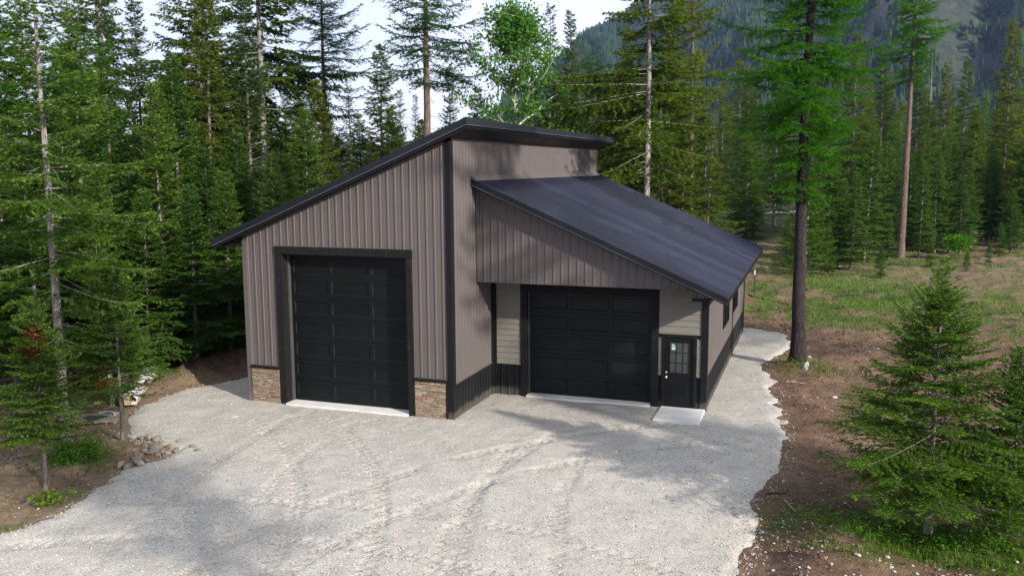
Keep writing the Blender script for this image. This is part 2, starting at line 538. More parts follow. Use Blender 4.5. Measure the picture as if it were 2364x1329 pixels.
def ground_h(x, y):
    x = np.asarray(x, float); y = np.asarray(y, float)
    g = sdf_poly(GRAVEL, x, y)
    out = sstep(0.0, -1.2, g)
    near = np.exp(-(np.maximum(np.hypot(x, y-5)-45, 0)/60)**2)
    h = (fbm(x*.25, y*.25, 21, 3)-.5)*.35 + (fbm(x*1.1, y*1.1, 22, 3)-.5)*.24 + (fbm(x*3.3, y*3.3, 23, 3)-.5)*.24*near
    trk = sstep(8.6, 10, x)*sstep(2, 7, y)*sstep(22, 16, y)
    h = h + trk*.035*np.sin((y*.93-x*.25)*2*math.pi/.55+3*vnoise(x*.5, y*.5, 5))
    h = h*(out*.9+.1)-.02-.12*sstep(-.05, .5, g)
    h = h + .50*np.exp(-(((x+10.5)/.85)**2+((y-2.5)/1.0)**2)) + .5*np.exp(-(((x+9.9)/1.0)**2+((y-4.1)/1.0)**2))*1.0
    h = h + .28*np.exp(-(((x+7.0)/.9)**2+((y+5.0)/.6)**2))
    h = h + .5*np.exp(-(((x-8.75)/1.1)**2+((y-9.3)/1.0)**2))*.6
    h = h + .45*np.exp(-(((x-5.9)/1.4)**2+((y-24.)/1.2)**2))
    h = h + out*.28*sstep(-4.9, -6.2, y)*sstep(8, 9.5, x)*(.5+.8*vnoise(x*.9, y*.9, 31))
    return h

def grid_axis(lo, hi, step, far, grow=1.35):
    a = list(np.arange(lo, hi+1e-6, step))
    s = step
    while a[-1] < far[1]:
        s *= grow; a.append(a[-1]+s)
    s = step
    while a[0] > far[0]:
        s *= grow; a.insert(0, a[0]-s)
    return np.array(a)

gx = grid_axis(-16, 26, .17, (-2300, 2300), 1.22)
gy = np.concatenate([grid_axis(-11, 24, .17, (-2300, 23.9), 1.22)[:-1], grid_axis(24.1, 75, .34, (24, 2300), 1.22)])
GX, GY = np.meshgrid(gx, gy)
px_, py_ = GX.ravel(), GY.ravel()
pz_ = ground_h(px_, py_)
nx, ny = len(gx), len(gy)
idx = np.arange(nx*ny).reshape(ny, nx)
F = np.stack([idx[:-1, :-1], idx[:-1, 1:], idx[1:, 1:], idx[1:, :-1]], -1).reshape(-1, 4)
gd = grass_density(px_, py_)
duff = np.clip(sstep(-8.8, -11.5, px_+1.2*(fbm(px_*.6, py_*.6, 41)-.5)*2-.25*np.maximum(py_-3, 0))*sstep(0, 4, py_+.2*(px_+9)) + sstep(21, 26, py_)*sstep(3.5, 0, px_) + .75*sstep(88, 110, py_)
               + .75*np.exp(-(((px_-9.3)/1.1)**2+((py_+2.9)/1.4)**2)) + .6*np.exp(-(((px_-9.0)/1.0)**2+((py_+4.8)/.9)**2))
               + .8*np.exp(-(((px_-12.2)/1.6)**2+((py_+3.2)/.9)**2)), 0, 1)
tan = np.clip(sstep(-4, -5.5, px_)*sstep(3.2, 1.0, py_)*(.55+.5*fbm(px_*.8, py_*.8, 42)) + .35*sstep(24, 34, py_), 0, 1)
gm_ = np_mesh("ground", np.stack([px_, py_, pz_], 1), F, True, {'grass': gd, 'duff': duff, 'tan': tan}, 'POINT')
tag(obj("ground", gm_, M['ground']), "brown bare soil with grass patches", None, None, "structure")

# gravel drive: its own fine sheet whose rim dips under the soil
ax = np.arange(-10.5, 16, .062)
ay = np.concatenate([np.arange(-41, -13, .35), np.arange(-13, 19, .062)])
AX, AY = np.meshgrid(ax, ay)
sd = sdf_poly(GRAVEL, AX.ravel(), AY.ravel())
ex, ey = AX.ravel(), AY.ravel()
sdn = sd + (fbm(ex*2.2, ey*2.2, 51, 3)-.5)*.55
gh = np.clip(sdn*.30, -.30, .03)+.014
trk_mask = np.zeros(len(ex))
gh = gh + (fbm(ex*.5, ey*.5, 52, 3)-.5)*.07 + (fbm(ex*6, ey*6, 53, 2)-.5)*.022
def track(path, width, pitch, depth, lug=True):
    """tyre tread pressed into the gravel along a polyline"""
    global gh, trk_mask
    P = np.array(path, float)
    s0 = 0.
    for a, b in zip(P[:-1], P[1:]):
        d = b-a; L = np.hypot(*d); d = d/L
        t = (ex-a[0])*d[0]+(ey-a[1])*d[1]
        w = -(ex-a[0])*d[1]+(ey-a[1])*d[0]
        msk = sstep(-.05, .05, t)*sstep(L+.05, L-.05, t)*sstep(width/2+.04, width/2-.03, np.abs(w))
        ph = np.sin(2*math.pi*((t+s0)/pitch+np.sign(w)*.25+np.abs(w)*1.2))
        k = msk*sstep(.28, .48, fbm(ex*.8, ey*.8, 77, 3))
        gh = gh - k*depth*(.35+.65*(ph > 0.1))
        trk_mask = np.maximum(trk_mask, k*(.55+.45*(ph > .1)))
        s0 += L
def arc(cx, cy, r, a0, a1, n=14):
    return [(cx+r*math.cos(R(a0+(a1-a0)*i/n)), cy+r*math.sin(R(a0+(a1-a0)*i/n))) for i in range(n+1)]
for k, (cx_, cy_, rr, a0, a1) in enumerate([(-12, -13, 13, 8, 62), (-12, -13, 14.7, 8, 60), (14, -11, 15, 120, 190), (14, -11, 13.3, 118, 190), (-8, -16, 10, 20, 75), (16, -4, 13.5, 160, 215), (2, -20, 12, 62, 130), (2, -20, 13.8, 62, 130)]):
    track(arc(cx_, cy_, rr, a0, a1), .32, .26, .045)
for x0_ in (-4.4, -2.5, 2.2, 4.0):
    track([(x0_, -1), (x0_+.3, -4.5), (x0_+1.5, -9), (x0_+3.5, -14)], .30, .24, .034)
keep = sdn > -.75
iD = np.full(len(ex), -1); iD[keep] = np.arange(keep.sum())
I2 = np.arange(len(ex)).reshape(len(ay), len(ax))
F2 = np.stack([I2[:-1, :-1], I2[:-1, 1:], I2[1:, 1:], I2[1:, :-1]], -1).reshape(-1, 4)
F2 = F2[keep[F2].all(1)]
# leave out what lies under the building slab
cxm = ex[F2].mean(1); cym = ey[F2].mean(1)
F2 = F2[~((cxm > -6.2) & (cxm < 5.9) & (cym > 3.7) & (cym < 15.2))]
gme = np_mesh("gravel_drive", np.stack([ex, ey, gh], 1)[keep], iD[F2], True, {'track': trk_mask[keep]}, 'POINT')
tag(obj("gravel_drive", gme, M['gravel']), "pale crushed limestone drive with tyre tracks", None, None, "structure")
def gravel_z(x, y):
    s = sdf_poly(GRAVEL, x, y)
    return np.clip((s+(fbm(x*2.2, y*2.2, 51, 3)-.5)*.55)*.30, -.3, .03)+.014+(fbm(x*.5, y*.5, 52, 3)-.5)*.07
GRAVEL_H = (ex, ey, gh)

# loose chips lying on the drive (one mass)
def scatter_view(n, dmin, dmax, seed, span=.66):
    r = np.random.RandomState(seed)
    d = dmin*(dmax/dmin)**r.rand(n)
    a = (r.rand(n)*2-1)*span
    dx, dy = -math.sin(YAW), math.cos(YAW)
    x = CAM[0]+d*dx+d*a*math.cos(YAW)
    y = CAM[1]+d*dy+d*a*math.sin(YAW)
    return x, y, d, r
cx0, cy0, cd, cr_ = scatter_view(150000, 13, 40, 5)
sdc = sdf_poly(GRAVEL, cx0, cy0)
ok = (sdc > -.35) & ~((cx0 > -6.7) & (cx0 < 6.45) & (cy0 > -.06) & ~((cx0 > .1) & (cy0 < 3.0))) & (cr_.rand(len(cx0)) < np.where(sdc < .25, .45, .26))
ok &= ~((cx0 > 5.0) & (cx0 < 6.5) & (cy0 > 1.4) & (cy0 < 3.1))
cx0, cy0 = cx0[ok], cy0[ok]
n = len(cx0)
cz0 = np.maximum(gravel_z(cx0, cy0), ground_h(cx0, cy0))+.004
sz = (.009+.016*cr_.rand(n)**2)
octv = np.array([[1, 0, 0], [0, 1, 0], [-1, 0, 0], [0, -1, 0], [0, 0, .8], [0, 0, -.6]], float)
V = octv[None]*sz[:, None, None]*(.6+.8*cr_.rand(n, 6, 1))
th = cr_.rand(n)*6.28
c_, s_ = np.cos(th)[:, None], np.sin(th)[:, None]
V = np.stack([V[..., 0]*c_-V[..., 1]*s_, V[..., 0]*s_+V[..., 1]*c_, V[..., 2]], -1)+np.stack([cx0, cy0, cz0], 1)[:, None]
of = np.array([[0, 1, 4], [1, 2, 4], [2, 3, 4], [3, 0, 4]])
FF = (of[None]+(np.arange(n)*6)[:, None, None]).reshape(-1, 3)
chips = np_mesh("loose_gravel", V.reshape(-1, 3), FF, False, {'tone': np.repeat(cr_.rand(n), 4)})
tag(obj("loose_gravel", chips, M['chips']), "loose pale limestone chips on the drive", None, None, "stuff")

# ------------------------------------------------------------------ workshop building
W = empty("workshop")
tag(W, "taupe ribbed steel workshop with black roofs, two garage doors and stone-faced front base", "workshop")
XL, DB, D1, W2, DB2 = -6.583, 15.85, 3.048, 6.37, 15.53
def zu(x): return 7.604+.41*x            # underside of the tall roof
def zl(x): return 6.53-.433*x            # top of the lean-to roof
PITCH_RIB = .2286
PROF = [(-.033, 0), (-.017, .02), (.017, .02), (.033, 0)]
for c in (.0762-.01, .1143, .1524+.01):
    PROF += [(c-.011, 0), (c-.005, .0035), (c+.005, .0035), (c+.011, 0)]
def profile(u0, u1, phase=0., hs=1.0):
    k0 = int(math.floor((u0-phase)/PITCH_RIB))-1
    k1 = int(math.ceil((u1-phase)/PITCH_RIB))+1
    pts = [(k*PITCH_RIB+phase+a, h*hs) for k in range(k0, k1+1) for a, h in PROF]
    us = np.array([p[0] for p in pts]); hs_ = np.array([p[1] for p in pts])
    inn = [(u, h) for u, h in pts if u0 < u < u1]
    return [(u0, float(np.interp(u0, us, hs_)))]+inn+[(u1, float(np.interp(u1, us, hs_)))]
def sheet(name, u0, u1, fn, v0, v1, m, parent=W, phase=0., hs=1.0, label=None):
    """ribbed sheet: fn(u, v, h) -> point; v0(u), v1(u) are its two ends; a thin return closes the ends"""
    pr = profile(u0, u1, phase, hs)
    V = []
    for u, h in pr:
        a, b = v0(u), v1(u)
        V += [fn(u, a, h), fn(u, b, h), fn(u, a, -.008), fn(u, b, -.008)]
    Fq = []
    for i in range(len(pr)-1):
        j = i*4
        Fq += [(j, j+4, j+5, j+1), (j+2, j+6, j+4, j), (j+1, j+5, j+7, j+3), (j+3, j+7, j+6, j+2)]
    e = (len(pr)-1)*4
    Fq += [(0, 1, 3, 2), (e, e+2, e+3, e+1)]
    o = obj(name, np_mesh(name, V, Fq), m, parent)
    if label: o["label"] = label
    return o
def spans(a, b, extra=(), w=.9144):
    cuts = [a]
    while cuts[-1]+w < b-.05: cuts.append(cuts[-1]+w)
    cuts.append(b)
    cuts = sorted(set([round(c, 4) for c in cuts]+[round(c, 4) for c in extra if a < c < b]))
    return list(zip(cuts[:-1], cuts[1:]))

# solid cores behind the sheets
core = MB()
core.prism([(XL+.03, .36, 0), (-.03, .36, 0), (-.03, .36, zu(-.03)-.03), (XL+.03, .36, zu(XL)-.03)],
           [(XL+.03, DB, 0), (-.03, DB, 0), (-.03, DB, zu(-.03)-.03), (XL+.03, DB, zu(XL)-.03)])
core.build("tall_bay_wall", M['taupe'], W)
core = MB()
core.prism([(-.02, D1+.26, 0), (W2-.03, D1+.26, 0), (W2-.03, D1+.26, zl(W2)-.2), (-.02, D1+.26, zl(0)-.2)],
           [(-.02, DB2, 0), (W2-.03, DB2, 0), (W2-.03, DB2, zl(W2)-.2), (-.02, DB2, zl(0)-.2)])
core.build("side_bay_wall", M['taupe'], W)

# tall front: sheets below and above a lap at 4.80
OA, OB = -5.25, -1.34                 # door opening
TA, TB = -5.478, -1.15                # outside of its trim
front = lambda u, v, h: (u, -h, v)
ZLAP = 4.80
for u0, u1 in spans(XL+.14, -.15, (TA, TB)):
    mid = (u0+u1)/2
    low = 4.66 if TA < mid < TB else 1.155
    sheet("siding_sheet", u0, u1, front, lambda u: low, lambda u: min(ZLAP, zu(u)), M['taupe'], phase=-.03)
for u0, u1 in spans(XL, -.15):
    sheet("gable_sheet", u0, u1, lambda u, v, h: (u, -h-.004, v), lambda u: min(ZLAP-.02, zu(u)-.01), lambda u: zu(u)+.02, M['taupe'], phase=-.03)
MB().box(XL-.02, XL+.14, -.035, .06, 0, 4.79).box(XL-.02, XL+.012, .06, .4, 0, 4.79).build("corner_trim", M['taupe'], W, .006)["label"] = "taupe metal corner trim"
MB().box(-.155, .028, -.04, .012, 0, 7.55).box(-.012, .029, .012, .12, 0, 7.55).build("corner_trim", M['black'], W, .006)["label"] = "tall black corner trim"
left = lambda u, v, h: (XL-h, u, v)
for u0, u1 in spans(.4, DB):
    sheet("siding_sheet", u0, u1, left, lambda u: 0, lambda u: zu(XL), M['taupe'])
back = lambda u, v, h: (u, DB+h, v)
for u0, u1 in spans(XL, 0):
    sheet("siding_sheet", u0, u1, back, lambda u: 0, lambda u: zu(u), M['taupe'])
# black timber trim round the tall door
MB().box(TA, OA, -.055, .30, 0, 4.45).build("door_trim", M['trimwood'], W, .005)
MB().box(OB, TB, -.055, .30, 0, 4.45).build("door_trim", M['trimwood'], W, .005)
MB().box(TA-.004, TB+.004, -.06, .30, 4.453, 4.672).build("door_header", M['trimwood'], W, .005)
MB().box(TA-.01, TB+.01, -.072, -.0, 4.674, 4.684).build("drip_flashing", M['taupe'], W)
MB().box(OA, OA+.035, .2, .325, .1, 4.45).build("weather_strip", M['gasket'], W)
# stone base: cap, backing, single stones
def unit_stone(seed):
    r = np.random.RandomState(seed)
    v = np.array([(-.5, 0, -.5), (.5, 0, -.5), (.5, 0, .5), (-.5, 0, .5), (-.46, -1, -.42), (.46, -1, -.42), (.46, -1, .42), (-.46, -1, .42), (0, -1.12, 0)], float)
    v[4:] += (r.rand(5, 3)-.5)*np.array([.08, .3, .16])
    f = [(0, 1, 5), (0, 5, 4), (1, 2, 6), (1, 6, 5), (2, 3, 7), (2, 7, 6), (3, 0, 4), (3, 4, 7), (4, 5, 8), (5, 6, 8), (6, 7, 8), (7, 4, 8)]
    return np_mesh("ledge_stone", v, f)
US = [unit_stone(s) for s in range(7)]
for me in US: me.materials.append(M['ledge'])
def veneer(x0, x1, label):
    p = MB().box(x0, x1, -.022, .02, 0, 1.065).build("stone_veneer", M['trimwood'], W)
    p["label"] = label
    r = random.Random(int(x0*100))
    z = .0
    while z < 1.03:
        hrow = r.choice([.032, .04, .048, .06])
        if z+hrow > 1.03: hrow = 1.062-z
        x = x0+.002
        while x < x1-.01:
            L = r.uniform(.10, .34)
            if x+L > x1-.07: L = x1-.002-x
            split = hrow > .055 and r.random() < .35
            for q in range(2 if split else 1):
                o = bpy.data.objects.new("ledge_stone", r.choice(US))
                COL.objects.link(o); o.parent = p
                hh = hrow/2 if split else hrow
                o.location = (x+L/2, -.020, z+hh*(q+.5))
                o.scale = (L-.006, r.uniform(.018, .05), hh-.005)
            x += L
        z += hrow
veneer(XL+.145, TA-.004, "narrow stacked ledgestone panel left of the tall door")
veneer(TB+.004, -.20, "narrow stacked ledgestone panel right of the tall door")
for a, b in ((XL+.14, TA-.003), (TB+.003, -.157)):
    MB().box(a, b, -.085, .0, 1.068, 1.152).build("stone_cap", M['trimwood'], W, .004)
    MB().box(a, b, -.05, .0, 1.154, 1.162).build("drip_flashing", M['taupe'], W)
MB().box(-.20, -.157, -.06, .0, 0, 1.066).build("stone_edge_trim", M['trimwood'], W)

# sectional doors
def door_section(parent, x0, x1, y, z0, z1, cols, m, glazed=(), edge=.075):
    """one section with recessed long panels, bevels facing in; glazed columns get a pane"""
    g = .004
    z0 += g; z1 -= g
    b = MB()
    cw = (x1-x0)/cols
    for c in range(cols):
        a0, a1 = x0+c*cw, x0+(c+1)*cw
        i0 = a0+(edge*1.6 if c == 0 else edge*.8); i1 = a1-(edge*1.6 if c == cols-1 else edge*.8)
        k0, k1 = z0+edge*1.55, z1-edge*1.55
        O = [(a0, y, z0), (a1, y, z0), (a1, y, z1), (a0, y, z1)]
        I = [(i0, y, k0), (i1, y, k0), (i1, y, k1), (i0, y, k1)]
        d = .02; w = .024
        J = [(i0+w, y+d, k0+w), (i1-w, y+d, k0+w), (i1-w, y+d, k1-w), (i0+w, y+d, k1-w)]
        for q in range(4):
            e = (q+1) % 4
            b.quad(O[q], O[e], I[e], I[q])
            b.quad(I[q], I[e], J[e], J[q])
        if c not in glazed: b.quad(*J)
    # rim so that each section has thickness
    b.quad((x0, y, z0), (x0, y, z1), (x0, y+.05, z1), (x0, y+.05, z0))
    b.quad((x1, y, z1), (x1, y, z0), (x1, y+.05, z0), (x1, y+.05, z1))
    b.quad((x0, y, z1), (x1, y, z1), (x1, y+.05, z1), (x0, y+.05, z1))
    b.quad((x1, y, z0), (x0, y, z0), (x0, y+.05, z0), (x1, y+.05, z0))
    b.build("door_section", m, parent)
    for c in glazed:
        a0, a1 = x0+c*cw, x0+(c+1)*cw
        i0 = a0+edge*.8; i1 = a1-(edge*1.6 if c == cols-1 else edge*.8)
        MB().box(i0+.01, i1-.01, y+.014, y+.022, z0+edge*1.55+.01, z1-edge*1.55-.01).build("window_pane", M['glass'], parent)
gd1 = MB().box(OA, OB, .385, .40, .09, 4.42).box(OA, OB, .325, .385, .085, .115).build("garage_door", M['door'], W)
gd1["label"] = "tall black sectional garage door of seven rows"
for k in range(7):
    door_section(gd1, OA+.012, OB-.012, .33, .118+k*.61, .118+(k+1)*.61, 3, M['door'])
MB().box(OA, OB, -.14, .35, -.1, .105).build("door_apron", M['concrete'], W)

# tall bay: wall over the lean-to roof, wainscot of the recess side
side = lambda u, v, h: (h, u, v)
for u0, u1 in spans(.115, D1-.005, (1.767,)):
    sheet("siding_sheet", u0, u1, side, lambda u: 1.02, lambda u: 7.62, M['taupe'], phase=.06)
    sheet("wainscot_sheet", u0, u1, side, lambda u: 0, lambda u: 1.012, M['black'], phase=.06)
for u0, u1 in spans(D1, DB):
    sheet("siding_sheet", u0, u1, side, lambda u: 6.3, lambda u: 7.62, M['taupe'], phase=.06)
MB().box(.0, .035, .12, D1-.03, 1.010, 1.026).build("drip_flashing", M['taupe'], W)
MB().box(-.01, .035, DB-.06, DB+.03, 6.3, 7.62).build("corner_trim", M['taupe'], W)

# tall roof
RX0, RX1, RY0, RY1 = -7.33, .60, -.40, 16.35
SL = .41
def zt(x): return 7.604+SL*x+.235
def roof_piece(name, x0, x1, y0, y1, top, bot, m):
    b = MB()
    b.prism([(x0, y0, bot(x0)), (x1, y0, bot(x1)), (x1, y0, top(x1)), (x0, y0, top(x0))],
            [(x0, y1, bot(x0)), (x1, y1, bot(x1)), (x1, y1, top(x1)), (x0, y1, top(x0))])
    return b.build(name, m, W)
roof_piece("roof_deck", RX0+.05, RX1-.05, RY0+.05, RY1-.05, lambda x: zt(x)-.03, lambda x: zu(x)+.03, M['roofing'])
nl = math.hypot(1, SL)
troof = lambda u, v, h: (v-SL/nl*h*0, u, zt(v)+h)
for u0, u1 in spans(RY0, RY1):
    sheet("roof_sheet", u0, u1, troof, lambda u: RX0, lambda u: RX1, M['roofing'])
edge_m = metal_paint("bright_trim_hem", (.11, .12, .15), .3, .1, .7)
def rake(x0, x1, y, top, h1, h2, name="rake_trim", dy=.02):
    roof_piece(name, x0, x1, y-dy, y+.03, lambda x: top(x)+.03, lambda x: top(x)-h1, M['rooftrim'])
    roof_piece("trim_hem", x0, x1, y-dy-.012, y+.02, lambda x: top(x)-h1-.001, lambda x: top(x)-h1-.013, edge_m)
    roof_piece("rake_fascia", x0+.02, x1-.02, y+.012, y+.05, lambda x: top(x)-h1-.014, lambda x: top(x)-h1-h2, M['black'])
rake(RX0, RX1, RY0, zt, .155, .10)
rake(RX0, RX1, RY1, zt, .155, .10)
# high eave fascia in three lapped lengths, slightly wavy
for k in range(3):
    a = RY0+(RY1-RY0)*k/3; c = RY0+(RY1-RY0)*(k+1)/3
    q = .006*(k % 2)
    MB().prism([(RX1+.012+q, a, zt(RX1)-.14), (RX1+.05+q, a, zt(RX1)-.14), (RX1+.012+q, a, zt(RX1)+.035), (RX1-.12, a, zt(RX1-.12)+.045)],
               [(RX1+.012+q, c+.02, zt(RX1)-.14), (RX1+.05+q, c+.02, zt(RX1)-.14), (RX1+.012+q, c+.02, zt(RX1)+.035), (RX1-.12, c+.02, zt(RX1-.12)+.045)]).build("eave_trim", M['rooftrim'], W)
    MB().box(RX1-.01, RX1+.058+q, a, c, zt(RX1)-.153, zt(RX1)-.141).build("trim_hem", edge_m, W)
MB().box(RX1-.03, RX1+.01, RY0+.03, RY1-.03, zt(RX1)-.235, zt(RX1)-.154).build("eave_fascia", M['black'], W)
MB().box(RX0-.03, RX0+.01, RY0, RY1, zt(RX0)-.20, zt(RX0)+.0).build("eave_fascia", M['black'], W)
# soffit boards under the high eave and the low eave
for k in range(5):
    a = .02+k*.11; b_ = a+.106
    roof_piece("soffit_board", a, b_, RY0+.06, RY1-.06, lambda x: zu(x)+.028, lambda x: zu(x)+.012-.004*(k % 2), M['black'])
roof_piece("soffit_board", XL-.03, RX1-.05, RY0+.055, -.03, lambda x: zu(x)+.029, lambda x: zu(x)+.010, M['black'])
MB().box(RX0+.02, XL+.0, RY0+.06, .15, zu(RX0)+.03, zu(RX0)+.06).box(XL-.35, XL, RY0+.10, .1, zu(RX0)+.06, zu(RX0)+.11).build("eave_return", M['black'], W)

# lean-to roof
LY0, LY1, LX1 = 1.40, 16.2, 7.05
roof_piece("roof_deck", .0, LX1-.04, LY0+.06, LY1-.04, lambda x: zl(x)-.02, lambda x: zl(x)-.10, M['black'])
lroof = lambda u, v, h: (v, u, zl(v)+h)
for u0, u1 in spans(LY0, LY1):
    sheet("roof_sheet", u0, u1, lroof, lambda u: .0, lambda u: LX1+.01, M['roofing'], phase=.1, hs=2.2)
rake(.03, LX1, LY0, zl, .135, .05)
rake(.03, LX1, LY1, zl, .135, .05)
MB().box(LX1-.03, LX1, LY0+.03, LY1-.03, zl(LX1)-.16, zl(LX1)-.012).build("eave_fascia", M['black'], W)
# wall flashing
MB().prism([(.024, LY0, zl(0)+.02), (.17, LY0, zl(.17)+.035), (.17, LY0, zl(.17)+.045), (.03, LY0, zl(0)+.12), (.024, LY0, zl(0)+.12)],
           [(.024, LY1-.3, zl(0)+.02), (.17, LY1-.3, zl(.17)+.035), (.17, LY1-.3, zl(.17)+.045), (.03, LY1-.3, zl(0)+.12), (.024, LY1-.3, zl(0)+.12)]).build("wall_flashing", M['taupe'], W)
# gable panel over the recess
PY = 1.767
gp = lambda u, v, h: (u, PY-h, v)
for u0, u1 in spans(.11, 6.13):
    sheet("gable_sheet", u0, u1, gp, lambda u: 3.64, lambda u: zl(u)-.09, M['taupe'], phase=.02)
sheet("gable_sheet", 6.13, 6.97, gp, lambda u: 3.42, lambda u: max(zl(u)-.09, 3.43), M['taupe'], phase=.02)
MB().box(.024, .115, PY-.04, PY+.03, 3.635, zl(.1)-.09).build("inside_corner_trim", M['taupe'], W)
MB().box(.024, 6.13, PY-.03, PY+.03, 3.622, 3.640).build("panel_hem", M['taupe'], W)
MB().box(6.10, 6.135, PY-.03, PY+.03, 3.40, 3.66).build("panel_hem", M['taupe'], W)
MB().box(6.105, 6.42, PY-.035, D1-.03, 3.33, 3.418).build("beam_end", M['black'], W)
gpi = MB().box(.03, 6.33, PY+.012, D1+.2, 3.645, 3.70).build("porch_ceiling", M['black'], W)
MB().prism([(.03, PY+.03, 3.70), (6.3, PY+.03, 3.70), (.03, PY+.03, zl(0)-.11)], [(.03, PY+.06, 3.70), (6.3, PY+.06, 3.70), (.03, PY+.06, zl(0)-.11)]).build("gable_backing", M['black'], W)
MB().box(6.40, 6.99, PY+.03, DB2, 3.385, 3.40).build("soffit_board", M['black'], W)

# recess wall
MB().box(-.01, .13, D1-.03, D1+.02, 0, 3.64).box(.005, .05, D1-.14, D1-.03, 0, 3.64).build("inside_corner_trim", M['black'], W, .004)
rec = lambda u, v, h: (u, D1-h, v)
LA0, LA1, LB0, LB1 = .90, 1.10, 4.82, 5.03
sheet("wainscot_sheet", .13, LA0, rec, lambda u: 0, lambda u: .965, M['black'], phase=.05)
sheet("wainscot_sheet", LB1, 5.125, rec, lambda u: 0, lambda u: .965, M['black'], phase=.05)
sheet("wainscot_sheet", 6.10, 6.22, rec, lambda u: 0, lambda u: .965, M['black'], phase=.05)
MB().box(.13, LA0, D1+.004, D1+.26, 0, 3.64).build("recess_wall", M['black'], W)
MB().box(LB1, W2-.04, D1+.004, D1+.26, 0, 3.64).build("recess_wall", M['black'], W)
def lap(x0, x1, z0, z1):
    MB().prism([(x0, D1-.028, z0), (x0, D1-.030, z0+.004), (x0, D1-.010, z1+.02), (x0, D1+.002, z1+.02), (x0, D1+.002, z0)],
               [(x1, D1-.028, z0), (x1, D1-.030, z0+.004), (x1, D1-.010, z1+.02), (x1, D1+.002, z1+.02), (x1, D1+.002, z0)]).build("siding_board", M['siding'], W)
EXPO = .178
for k in range(15):
    z0 = .985+k*EXPO; z1 = min(z0+EXPO, 3.63)
    lap(.14, LA0-.004, z0, z1)
    if z1 <= 2.20:
        lap(LB1+.004, 5.118, z0, z1); lap(6.104, 6.215, z0, z1)
    else:
        lap(LB1+.004, 6.215, max(z0, 2.185), z1)
MB().box(.13, LA0, D1-.04, D1, .967, .985).build("drip_flashing", M['black'], W)
for a, b in ((LB1, 5.12), (6.1, 6.22)):
    MB().box(a, b, D1-.04, D1, .967, .985).build("drip_flashing", M['black'], W)
MB().box(LA0, LA1, D1-.05, D1+.2, 0, 3.20).build("door_trim", M['trimwood'], W, .004)
MB().box(LB0, LB1, D1-.05, D1+.2, 0, 3.20).build("door_trim", M['trimwood'], W, .004)
MB().box(LA0, LB1, D1-.052, D1+.2, 3.203, 3.64).build("door_header", M['trimwood'], W, .004)
MB().box(LA1, LA1+.03, D1+.10, D1+.195, .1, 3.2).build("weather_strip", M['gasket'], W)
gd2 = MB().box(LA1, LB0, D1+.245, D1+.26, .06, 3.2).box(LA1, LB0, D1+.195, D1+.245, .07, .10).build("garage_door", M['door'], W)
gd2["label"] = "black sectional garage door with a column of dark windows"
for k in range(5):
    door_section(gd2, LA1+.012, LB0-.012, D1+.20, .103+k*.622, .103+(k+1)*.622, 3, M['door'], glazed=(2,) if k else (), edge=.07)
MB().box(LA1, LB0, D1-.14, D1+.22, -.1, .095).build("door_apron", M['concrete'], W)
MB().box(6.22, W2+.035, D1-.05, D1+.0, 0, 3.42).box(W2-.012, W2+.036, D1, D1+.10, 0, 3.42).build("corner_trim", M['black'], W, .005)["label"] = "black corner trim beside the entry door"
# entry door
ed = MB().box(5.13, 5.20, D1-.055, D1+.05, 0, 2.10).box(6.025, 6.095, D1-.055, D1+.05, 0, 2.10).box(5.13, 6.095, D1-.056, D1+.05, 2.103, 2.175).build("entry_door", M['trimwood'], W, .003)
ed["label"] = "black entry door with nine panes over two panels"
lf = MB()
lx0, lx1, ly = 5.205, 6.02, D1-.005
lz0, lz1 = .075, 2.097
gx0, gx1, gz0, gz1 = 5.345, 5.895, 1.06, 1.955
lf.box(lx0, gx0, ly, ly+.04, lz0, lz1).box(gx1, lx1, ly, ly+.04, lz0, lz1).box(gx0, gx1, ly, ly+.04, gz1, lz1).box(gx0, gx1, ly+.012, ly+.04, lz0, gz0)
pz0, pz1 = .34, .86
for a, b in ((5.345, 5.545), (5.695, 5.895)):
    pass
lf.box(gx0, gx1, ly, ly+.012, lz0, pz0).box(gx0, gx1, ly, ly+.012, pz1, gz0).box(5.55, 5.69, ly, ly+.012, pz0, pz1)
for a, b in ((gx0, 5.55), (5.69, gx1)):
    lf.prism([(a+.02, ly+.012, pz0+.02), (b-.02, ly+.012, pz0+.02), (b-.02, ly+.012, pz1-.02), (a+.02, ly+.012, pz1-.02)][::-1],
             [(a+.045, ly+.002, pz0+.045), (b-.045, ly+.002, pz0+.045), (b-.045, ly+.002, pz1-.045), (a+.045, ly+.002, pz1-.045)][::-1])
lf.build("door_leaf", M['door'], ed)
fr = MB().box(gx0-.02, gx0+.012, ly-.016, ly+.02, gz0-.02, gz1+.02).box(gx1-.012, gx1+.02, ly-.016, ly+.02, gz0-.02, gz1+.02)
fr.box(gx0+.012, gx1-.012, ly-.016, ly+.02, gz1-.012, gz1+.02).box(gx0+.012, gx1-.012, ly-.016, ly+.02, gz0-.02, gz0+.012)
fr.build("glazing_frame", M['door'], ed, .006)
cwx = (gx1-gx0)/3; chz = (gz1-gz0)/3
for i in range(3):
    for j in range(3):
        MB().box(gx0+i*cwx+.008, gx0+(i+1)*cwx-.008, ly+.008, ly+.014, gz0+j*chz+.008, gz0+(j+1)*chz-.008).build("window_pane", M['frost'], ed)
for i in (1, 2):
    MB().box(gx0+i*cwx-.008, gx0+i*cwx+.008, ly-.004, ly+.02, gz0+.012, gz1-.012).build("muntin", M['door'], ed)
    MB().box(gx0+.012, gx1-.012, ly-.003, ly+.02, gz0+i*chz-.008, gz0+i*chz+.008).build("muntin", M['door'], ed)
sm, snt, sb = mat("sticker_print")
sv = objco(snt)
sx = N(snt, "ShaderNodeSeparateXYZ"); snt.links.new(sv, sx.inputs[0])
